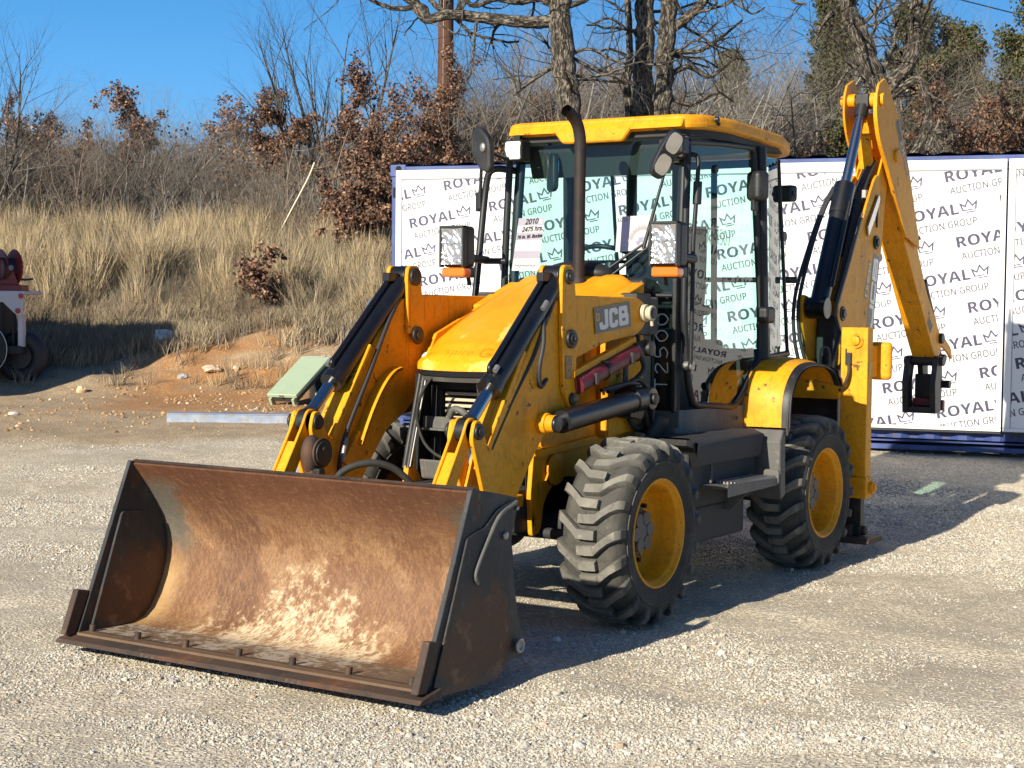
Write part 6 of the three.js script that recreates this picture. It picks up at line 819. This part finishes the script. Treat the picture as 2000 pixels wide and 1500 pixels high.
const BK = field(1024, 40, 14, 5, 101, 0.65), BL = field(1024, 16, 16, 4, 103, 0.6);
const barkOf = (dark, light, lichen) => paint(1024, 1024, (x, y, c) => { const i = y * 1024 + x, a = BK[i], b = BL[i]; c[0] = dark[0]; c[1] = dark[1]; c[2] = dark[2]; mixc(c, light[0], light[1], light[2], smooth(0.4, 0.62, a)); mixc(c, lichen[0], lichen[1], lichen[2], smooth(0.56, 0.7, b) * 0.7); mixc(c, 22, 19, 17, smooth(0.42, 0.34, a) * 0.7); });
const barkBump = paint(1024, 1024, (x, y, c) => { const i = y * 1024 + x; c[0] = c[1] = c[2] = 255 * smooth(0.3, 0.68, BK[i]); }, false);
const barkMat = (m, s = 1) => std({ map: rep(m, s), bumpMap: rep(barkBump, s), bumpScale: 0.03, roughness: 1 });
const oakBark = barkMat(barkOf([62, 55, 48], [128, 117, 102], [168, 162, 148])), greyBark = barkMat(barkOf([92, 84, 76], [142, 132, 120], [160, 152, 140])), brownBark = barkMat(barkOf([70, 58, 48], [112, 96, 80], [130, 116, 100]));
const leafMat = std({ vertexColors: true, roughness: 0.75, side: THREE.DoubleSide });
const RUST = [[0.19, 0.088, 0.048], [0.14, 0.064, 0.038], [0.25, 0.135, 0.075], [0.1, 0.05, 0.035], [0.3, 0.185, 0.115], [0.07, 0.038, 0.028]];
const CEDAR = [[0.075, 0.082, 0.022], [0.05, 0.06, 0.018], [0.11, 0.1, 0.03], [0.035, 0.045, 0.016], [0.13, 0.1, 0.04]];
const tree = (name, label, l, d, group) => thing(name, label, 'tree', site(l, d, H(l, d) - 0.05), 0, group);
const S3 = (l, y, k = 0) => V3(RH.x * l - FH.x * -k, y, RH.z * l - FH.z * -k);   // l to the right, k away, y up, from a thing's base
const addWood = (T, w, mat, name) => mesh(name, [w.geo()], mat, T, true);

// ---- three big leafless oaks behind the machine and container
function oak(label, l, d, limbs, seed, twig) {
  const T = tree('oak_tree', label, l, d), R = rng(seed), y0 = H(l, d) - 0.05, tr = new Wood(), br = new Wood();
  const o = { levels: 3, gnarl: 0.75, up: 0.05, kids: [5, 5, 3], from: [0.2, 0.15, 0.2], angle: 0.95, ratio: 0.62, thin: 0.5, taper: 0.5, ...twig };
  limbs.forEach(([pts, r0, r1, spawn], n) => {
    const P = new THREE.CatmullRomCurve3(pts.map(([ll, y, k]) => S3(ll - l, y - y0, k ?? 0)), false, 'catmullrom', 0.5).getPoints(pts.length * 7);
    const rr = P.map((_, i) => lerp(r0, r1, i / (P.length - 1)) * (1 + 0.12 * (R() - 0.5)) * (n === 0 && i < 3 ? 1.15 : 1)); P.forEach((p, i) => { if (i && i < P.length - 1) { p.x += (R() - 0.5) * r0 * 0.25; p.z += (R() - 0.5) * r0 * 0.25; p.y += (R() - 0.5) * r0 * 0.15; } });
    (n < (twig.trunks ?? 1) ? tr : br).limb(P, rr, r0 > 0.1 ? 14 : 8);
    for (let k = 0; k < spawn; k++) { const i = Math.floor(lerp(0.25, 0.98, R()) * (P.length - 2)), t = P[i + 1].clone().sub(P[i]).normalize(), a = V3(R() - 0.5, R() - 0.4, R() - 0.5).normalize(); a.addScaledVector(t, -0.6 * a.dot(t)).normalize(); br.grow(P[i], a, 0.5 + R() * 0.8, Math.min(rr[i] * 0.4, 0.03), 1, o, R); }
  });
  addWood(T, tr, oakBark, 'trunk'); addWood(T, br, oakBark, 'branches'); return T;
}
oak('large leafless oak with one long level branch reaching left past the utility pole', 0.82, 24, [
  [[[0.86, 1.3], [0.82, 3.2], [0.8, 4.4], [0.7, 5.2], [0.62, 6.1], [0.55, 7.6], [0.4, 8.8]], 0.21, 0.13, 5],
  [[[0.62, 5.75], [0.3, 5.68], [-0.3, 5.72], [-0.95, 5.78], [-1.32, 5.72], [-1.5, 5.95], [-1.85, 6.15], [-2.5, 6.5]], 0.1, 0.05, 9],
  [[[-1.3, 5.74], [-1.38, 5.9], [-1.75, 5.86], [-2.2, 6.02], [-2.75, 6.4]], 0.055, 0.02, 5], [[[-1.0, 5.78], [-1.25, 6.0], [-1.35, 6.4], [-1.6, 7]], 0.05, 0.02, 3], [[[-0.9, 5.78], [-0.7, 6.1], [-0.75, 6.6]], 0.05, 0.02, 2],
  [[[0.62, 5.9], [0.35, 6.04], [0.05, 5.98], [-0.3, 6.02], [-0.62, 5.92], [-0.85, 6.1]], 0.07, 0.03, 6],
  [[[0.72, 5.1], [0.45, 4.98], [0.2, 4.8], [-0.02, 4.62]], 0.045, 0.02, 3], [[[0.68, 5.9], [1.05, 6.05], [1.15, 6.4], [1.4, 6.6]], 0.05, 0.02, 4], [[[0.75, 5.2], [1.1, 5.3], [1.6, 5.1], [1.9, 5.4]], 0.03, 0.012, 4],
], 11, {});
oak('leafless oak with two close upright trunks rising behind the cab roof', 2.05, 26, [
  [[[2.1, 1.5], [2.08, 3.6], [2.05, 4.6], [2.04, 5.4], [2.05, 6.4], [2.1, 8]], 0.19, 0.14, 4], [[[2.25, 1.5], [2.3, 3.6], [2.35, 4.7], [2.38, 5.6], [2.42, 6.4], [2.5, 8]], 0.17, 0.12, 4],
  [[[1.95, 1.6], [1.85, 4.2], [1.78, 5.0], [1.82, 5.6], [1.76, 6.5], [1.7, 7.5]], 0.07, 0.05, 6],
  [[[2.3, 5.85], [2.55, 6.0], [2.85, 6.25], [3.15, 6.6], [3.7, 7.2]], 0.1, 0.06, 5], [[[2.4, 5.2], [2.75, 5.35], [3.1, 5.2], [3.5, 5.5], [3.7, 5.4]], 0.05, 0.015, 9], [[[2.42, 4.9], [2.8, 4.75], [3.2, 4.95], [3.5, 4.8]], 0.045, 0.015, 9], [[[2.42, 5.6], [2.9, 5.6], [3.3, 5.85], [3.6, 6.1]], 0.045, 0.015, 8], [[[1.8, 5.5], [1.5, 5.62], [1.3, 5.55]], 0.03, 0.012, 3], [[[2.35, 4.5], [2.7, 4.4], [3.0, 4.55]], 0.035, 0.012, 6], [[[1.8, 5.9], [1.5, 6.1], [1.2, 6.0]], 0.03, 0.012, 4], [[[3.4, 6.9], [3.55, 6.4], [3.75, 6.2], [3.95, 6.3]], 0.03, 0.012, 3], [[[4.2, 7.0], [4.35, 6.45], [4.62, 6.35]], 0.04, 0.02, 4],
], 12, { trunks: 2, up: 0.02 });
oak('gnarled lichen covered oak forking low behind the raised boom', 5.55, 25, [
  [[[5.68, 2.2], [5.66, 3.8], [5.58, 4.7], [5.45, 5.15], [5.3, 5.6], [5.1, 6.0], [4.95, 6.5], [4.7, 7.4]], 0.21, 0.11, 9], [[[5.6, 4.75], [5.8, 5.05], [6.02, 5.3], [6.1, 5.65], [6.1, 6.1], [6.15, 6.8], [6.0, 7.6]], 0.12, 0.08, 9],
  [[[5.65, 4.7], [5.95, 4.95], [6.15, 5.05], [6.25, 4.9], [6.35, 4.6], [6.3, 4.3], [6.55, 4.25]], 0.07, 0.04, 6], [[[6.32, 4.35], [6.2, 4.05], [6.0, 3.75], [5.9, 3.5]], 0.075, 0.05, 3], [[[6.4, 4.25], [6.55, 3.95], [6.8, 3.75], [7.0, 3.65]], 0.03, 0.012, 2],
  [[[5.0, 6.2], [4.7, 5.9], [4.55, 5.5]], 0.04, 0.015, 6], [[[5.4, 5.3], [5.1, 5.2], [4.9, 4.9], [4.7, 4.8]], 0.04, 0.015, 7], [[[5.55, 5.0], [5.75, 5.5], [5.8, 5.9], [5.6, 6.4]], 0.04, 0.015, 6], [[[5.2, 5.8], [5.5, 6.1], [5.7, 6.5]], 0.04, 0.015, 5], [[[6.35, 4.55], [6.5, 4.75], [6.6, 4.6]], 0.03, 0.015, 2],
], 13, { trunks: 2 });

// ---- tall vase shaped bare tree on the skyline, and one at the left edge
function bare(label, l, d, stems, h, spread, seed, levels = 3) {
  const T = tree('bare_tree', label, l, d), w = new Wood(), R = rng(seed);
  for (let k = 0; k < stems; k++) { const t = (k / (stems - 1 || 1) - 0.62) * 2 * spread; w.grow(S3((k - stems / 2) * 0.06, 0, R() * 0.2), S3(t, 1, (R() - 0.5) * 0.5), h * (0.8 + 0.3 * R()), 0.07, 0, { levels, gnarl: 0.2, up: 0.03, kids: [9, 6, 4], from: [0.2, 0.15, 0.15], angle: 0.5, ratio: 0.5, thin: 0.62, taper: 0.1, sides: 7 }, R); }
  addWood(T, w, greyBark, 'branches'); return T;
}
bare('tall slender leafless tree with fanned grey stems against the open sky', -3.75, 33, 6, 4.7, 0.34, 21);
bare('leafless grey tree cut by the left edge of the picture', -10.1, 31, 4, 4.0, 0.5, 22);
// ---- oaks that keep their rust brown leaves
function rustOak(name, label, l, d, h, wide, seed, n = 42, leaf = 0.066, kind = 'tree') {
  const T = thing(name, label, kind, site(l, d, H(l, d) - 0.05)), R = rng(seed), w = new Wood();
  w.grow(V3(0, 0, 0), S3((R() - 0.5) * 0.2, 1, 0), h * 0.86, 0.018 * h + 0.02, 0, { levels: 3, gnarl: 0.3, up: 0.05, kids: [11, 5, 3], from: [0.12, 0.3, 0.2], angle: 0.95 * wide, ratio: 0.46 * wide, thin: 0.5, taper: 0.3, sides: 7 }, R);
  addWood(T, w, brownBark, 'branches'); const keep = w.tips.filter(() => R() < 0.75);
  mesh('foliage', [leaves(around(keep, n, 0.045 * h, R), leaf, RUST, R)], leafMat, T, true); return T;
}
const far = [[-9.5, 34.5, 3.0, 1.0, 'rust leaved oak, second clump from the left on the skyline'], [-8.35, 35, 2.9, 0.95, 'rust leaved oak on the skyline left of the leaning stick, third clump from left'], [-7.7, 34, 2.4, 1.0, 'low rust leaved oak beside the third clump on the left skyline'], [-5.75, 35, 3.5, 0.95, 'pointed rust leaved oak left of the slender bare tree'], [-4.5, 33, 2.7, 0.9, 'low rust leaved oak in front of the slender bare tree'], [-2.95, 31.5, 3.4, 1.0, 'large rust leaved oak left of the utility pole'], [-2.1, 29.5, 2.7, 1.05, 'dense rust leaved oak at the left end of the container'], [-1.3, 30.5, 3.4, 1.0, 'tall rust leaved oak in front of the utility pole'], [1.5, 33, 3.6, 1.0, 'rust leaved oak between the two largest grey trunks'], [0.2, 32, 2.8, 0.95, 'rust leaved oak left of the exhaust stack top'], [5.35, 34, 2.7, 0.8, 'small rust leaved oak above the rear of the cab roof'], [8.6, 29, 3.4, 1.0, 'broad rust leaved oak right of the boom above the container'], [7.6, 27.5, 2.4, 0.95, 'low rust leaved oak beside the boom top above the container'], [9.9, 30, 2.8, 0.95, 'rust leaved oak at the right edge above the container'], [-11.4, 33, 2.6, 0.9, 'rust leaved oak at the far left edge of the skyline'], [-2.55, 27.8, 1.7, 1.1, 'low rust leaved oak bush touching the container corner']];
far.forEach(([l, d, h, w, label], i) => rustOak('brown_oak', label, l, d, h, w, 40 + i));
rustOak('oak_sapling', 'small rust leaved oak sapling alone in the tall tan grass', -3.62, 24.2, 0.95, 1.25, 60, 10, 0.07, 'sapling');
// ---- cedars
function cedar(label, l, d, h, wide, seed) {
  const T = tree('cedar_tree', label, l, d), R = rng(seed), w = new Wood(), sprays = [];
  w.limb([V3(0, 0, 0), V3(0.03, h * 0.5, 0), V3(0, h * 0.97, 0)], [0.05 * h * 0.5 + 0.02, 0.05, 0.01], 7);
  for (let k = 0; k < 150; k++) { const t = Math.pow(R(), 0.8), y = h * (0.12 + 0.86 * t), a = R() * 6.283, L = wide * (0.25 + 0.75 * Math.pow(1 - t, 0.75)) * (0.45 + 0.75 * R()), tip = V3(Math.cos(a) * L, y + L * (0.15 + 0.5 * R()), Math.sin(a) * L), from = V3(0, y - 0.1, 0); w.limb([from, from.clone().lerp(tip, 0.5).add(V3(0, -0.04, 0)), tip], [0.014, 0.009, 0.004], 3); for (let q = 0; q < 5; q++) { const c = from.clone().lerp(tip, 0.45 + 0.6 * R()); for (let z = 0; z < 26; z++) sprays.push(V3(c.x + (R() - 0.5) * 0.26, c.y + (R() - 0.3) * 0.3, c.z + (R() - 0.5) * 0.26)); } }
  addWood(T, w, brownBark, 'trunk'); mesh('foliage', [leaves(sprays, 0.075, CEDAR, R, 0.6)], leafMat, T, true); return T;
}
cedar('small olive brown cedar right of the twin trunk oak', 4.9, 37, 4.3, 0.75, 81);
cedar('dark green cedar behind the forked lichen covered oak, right of its fork', 8.1, 33, 5.0, 1.1, 82);
cedar('dark green cedar seen between the fork of the lichen covered oak', 6.5, 33.5, 5.4, 0.85, 83);
cedar('tall olive cedar at the upper right corner', 10.3, 32, 6.2, 1.5, 84);
cedar('olive cedar second from the right corner, shorter than its neighbour', 9.1, 33.5, 4.6, 1.1, 85);
cedar('low green cedar directly behind the boom top', 6.4, 30, 3.0, 0.9, 86);
// ---- grey thicket that fills the hill between the trees
{
  const shrub = (seed, stems, lv, o = {}) => { const w = new Wood(), R = rng(seed); for (let k = 0; k < stems; k++) w.grow(V3((R() - 0.5) * 0.3, 0, (R() - 0.5) * 0.3), V3((R() - 0.5) * 1.1, 1, (R() - 0.5) * 1.1), 0.75 + R() * 0.35, 0.011, 1, { levels: lv, gnarl: 0.4, up: 0.06, kids: [6, 6, 4], from: [0.2, 0.15, 0.15], angle: 0.6, ratio: 0.48, thin: 0.55, taper: 0.35, ...o }, R); return w; };
  const R = rng(202), twigMat = std({ color: 0xffffff, roughness: 1 });
  const grey = (c) => { const v = 0.5 + R() * 0.7; R() < 0.7 ? c.setRGB(0.26 * v, 0.235 * v, 0.205 * v) : c.setRGB(0.23 * v, 0.18 * v, 0.14 * v); };
  const spot = (o, l, d, s, t = 1) => { o.position.copy(site(l, d, H(l, d) - 0.1)); o.rotation.set((R() - 0.5) * 0.2, R() * 6.28, (R() - 0.5) * 0.2); o.scale.set(s * (0.8 + R() * 0.4), s * t, s * (0.8 + R() * 0.4)); };
  scatter('thicket', 'dense grey leafless thicket filling the hilltop between the trees', 'thicket', shrub(203, 5, 4, { gnarl: 0.65, angle: 0.85, up: 0.04, kids: [7, 6, 5] }).geo(), twigMat, 620, (o, c) => { const d = 31 + 11 * R(), l = (R() * 0.72 - 0.37) * d; spot(o, l, d, (1.4 + 1.2 * R()) * (l > -1 ? 1.55 : 1.0)); grey(c); });
  scatter('underbrush', 'low tangled brown underbrush behind the tall grass', 'brush', shrub(204, 7, 3, { gnarl: 0.7, angle: 0.8 }).geo(), twigMat, 520, (o, c) => { const d = 28.5 + 8 * R(), l = (R() * 0.72 - 0.37) * d; if (l < -2.5 && d < 30.5 && R() < 0.55) return false; spot(o, l, d, (0.9 + 0.9 * R()) * (d < 30.5 ? 0.6 : 1)); grey(c); });
  const clump = (seed) => { const q = rng(seed), pts = []; for (let k = 0; k < 320; k++) { const a = q() * 6.28, r = Math.pow(q(), 0.6), y = q(); pts.push(V3(Math.cos(a) * r * 0.5, y * 1.1 + 0.1, Math.sin(a) * r * 0.5)); } return leaves(pts, 0.045, RUST, q); };
  scatter('leafy_brush', 'brown dead leaves caught through the hillside brush', 'brush', clump(205), leafMat, 230, (o, c) => { const d = 29.5 + 9 * R(), l = (R() * 0.72 - 0.37) * d; if (l < -2.6 && d < 31.5) return false; spot(o, l, d, 0.9 + R() * 0.9, 1.2); const v = 0.8 + R() * 0.5; c.setRGB(v, v, v); });
  // dry grass
  const tuft = (seed, n, h, lean, w) => { const q = rng(seed), pos = []; for (let k = 0; k < n; k++) { const a = q() * 6.28, hh = h * (0.55 + 0.6 * q()), lx = (q() - 0.5) * lean, lz = (q() - 0.5) * lean, bx = (q() - 0.5) * 0.16, bz = (q() - 0.5) * 0.16, wx = Math.cos(a) * w, wz = Math.sin(a) * w; const A = [bx - wx, 0, bz - wz], B = [bx + wx, 0, bz + wz], C = [bx + lx * 0.4 - wx * 0.7, hh * 0.6, bz + lz * 0.4 - wz * 0.7], D = [bx + lx * 0.4 + wx * 0.7, hh * 0.6, bz + lz * 0.4 + wz * 0.7], E = [bx + lx, hh, bz + lz]; pos.push(...A, ...B, ...C, ...B, ...D, ...C, ...C, ...D, ...E); } const g = new THREE.BufferGeometry(); g.setAttribute('position', new THREE.Float32BufferAttribute(pos, 3)); g.computeVertexNormals(); return g; };
  const grassMat = std({ color: 0xffffff, roughness: 0.9, side: THREE.DoubleSide });
  scatter('tall_grass', 'tall dry tan grass covering the slope at left', 'grass', tuft(206, 16, 0.85, 0.5, 0.006), grassMat, 24000, (o, c) => {
    const d = 23.2 + 9.5 * R(), l = -12.5 + 13.2 * R(), p = fbm(l * 0.8, d * 0.5, 91, 4), q = fbm(l * 2.6, d * 1.4, 95, 3); if (R() > smooth(23.7, 24.9, d + (p - 0.5) * 2.4) * (0.5 + 0.7 * smooth(0.35, 0.6, q)) + 0.03) return false; if (d > 29.5 && R() < (d - 29.5) * 0.2) return false;
    const s = (0.3 + 0.62 * smooth(0.3, 0.7, q) * (0.5 + p) + 0.3 * R()) * (0.6 + 0.4 * smooth(23, 25.5, d)); o.position.copy(site(l, d, H(l, d) - 0.03)); o.rotation.set((R() - 0.5) * 0.7 + (p - 0.5), R() * 6.28, (R() - 0.5) * 0.7); o.scale.set(s, s * (0.75 + 0.45 * R()), s);
    const v = 0.65 + 0.6 * R(), t = smooth(0.42, 0.62, q); c.setRGB(lerp(0.23, 0.43, t) * v, lerp(0.2, 0.33, t) * v, lerp(0.145, 0.195, t) * v);
  });
  scatter('short_weeds', 'short grey brown dead weeds on top of the dirt bank', 'grass', tuft(207, 14, 0.26, 0.3, 0.005), grassMat, 14000, (o, c) => {
    const d = 20.8 + 5.2 * R(), l = -10 + 11 * R(), p = fbm(l * 0.9, d * 0.9, 97, 4); if (R() > hillMix(l, d) * 1.1 + 0.03) return false; const s = 0.5 + 1.0 * p * R() + 0.2;
    o.position.copy(site(l, d, H(l, d) - 0.01)); o.rotation.set((R() - 0.5) * 0.5, R() * 6.28, (R() - 0.5) * 0.5); o.scale.set(s, s, s); const v = 0.5 + 0.6 * R(); R() < 0.6 ? c.setRGB(0.33 * v, 0.26 * v, 0.18 * v) : c.setRGB(0.45 * v, 0.35 * v, 0.21 * v);
  });
  scatter('dead_weeds', 'wiry dead brown weeds mixed into the grass slope', 'weeds', shrub(208, 8, 2, { gnarl: 0.5, angle: 0.5 }).geo(), twigMat, 1100, (o, c) => { const d = 22.6 + 8 * R(), l = -11 + 11.5 * R(); if (R() > 0.25 + smooth(0.45, 0.65, fbm(l * 0.7, d * 0.7, 99, 3))) return false; spot(o, l, d, 0.3 + 0.5 * R()); const v = 0.6 + 0.6 * R(); c.setRGB(0.24 * v, 0.18 * v, 0.12 * v); });
}
renderer.render(scene, camera);
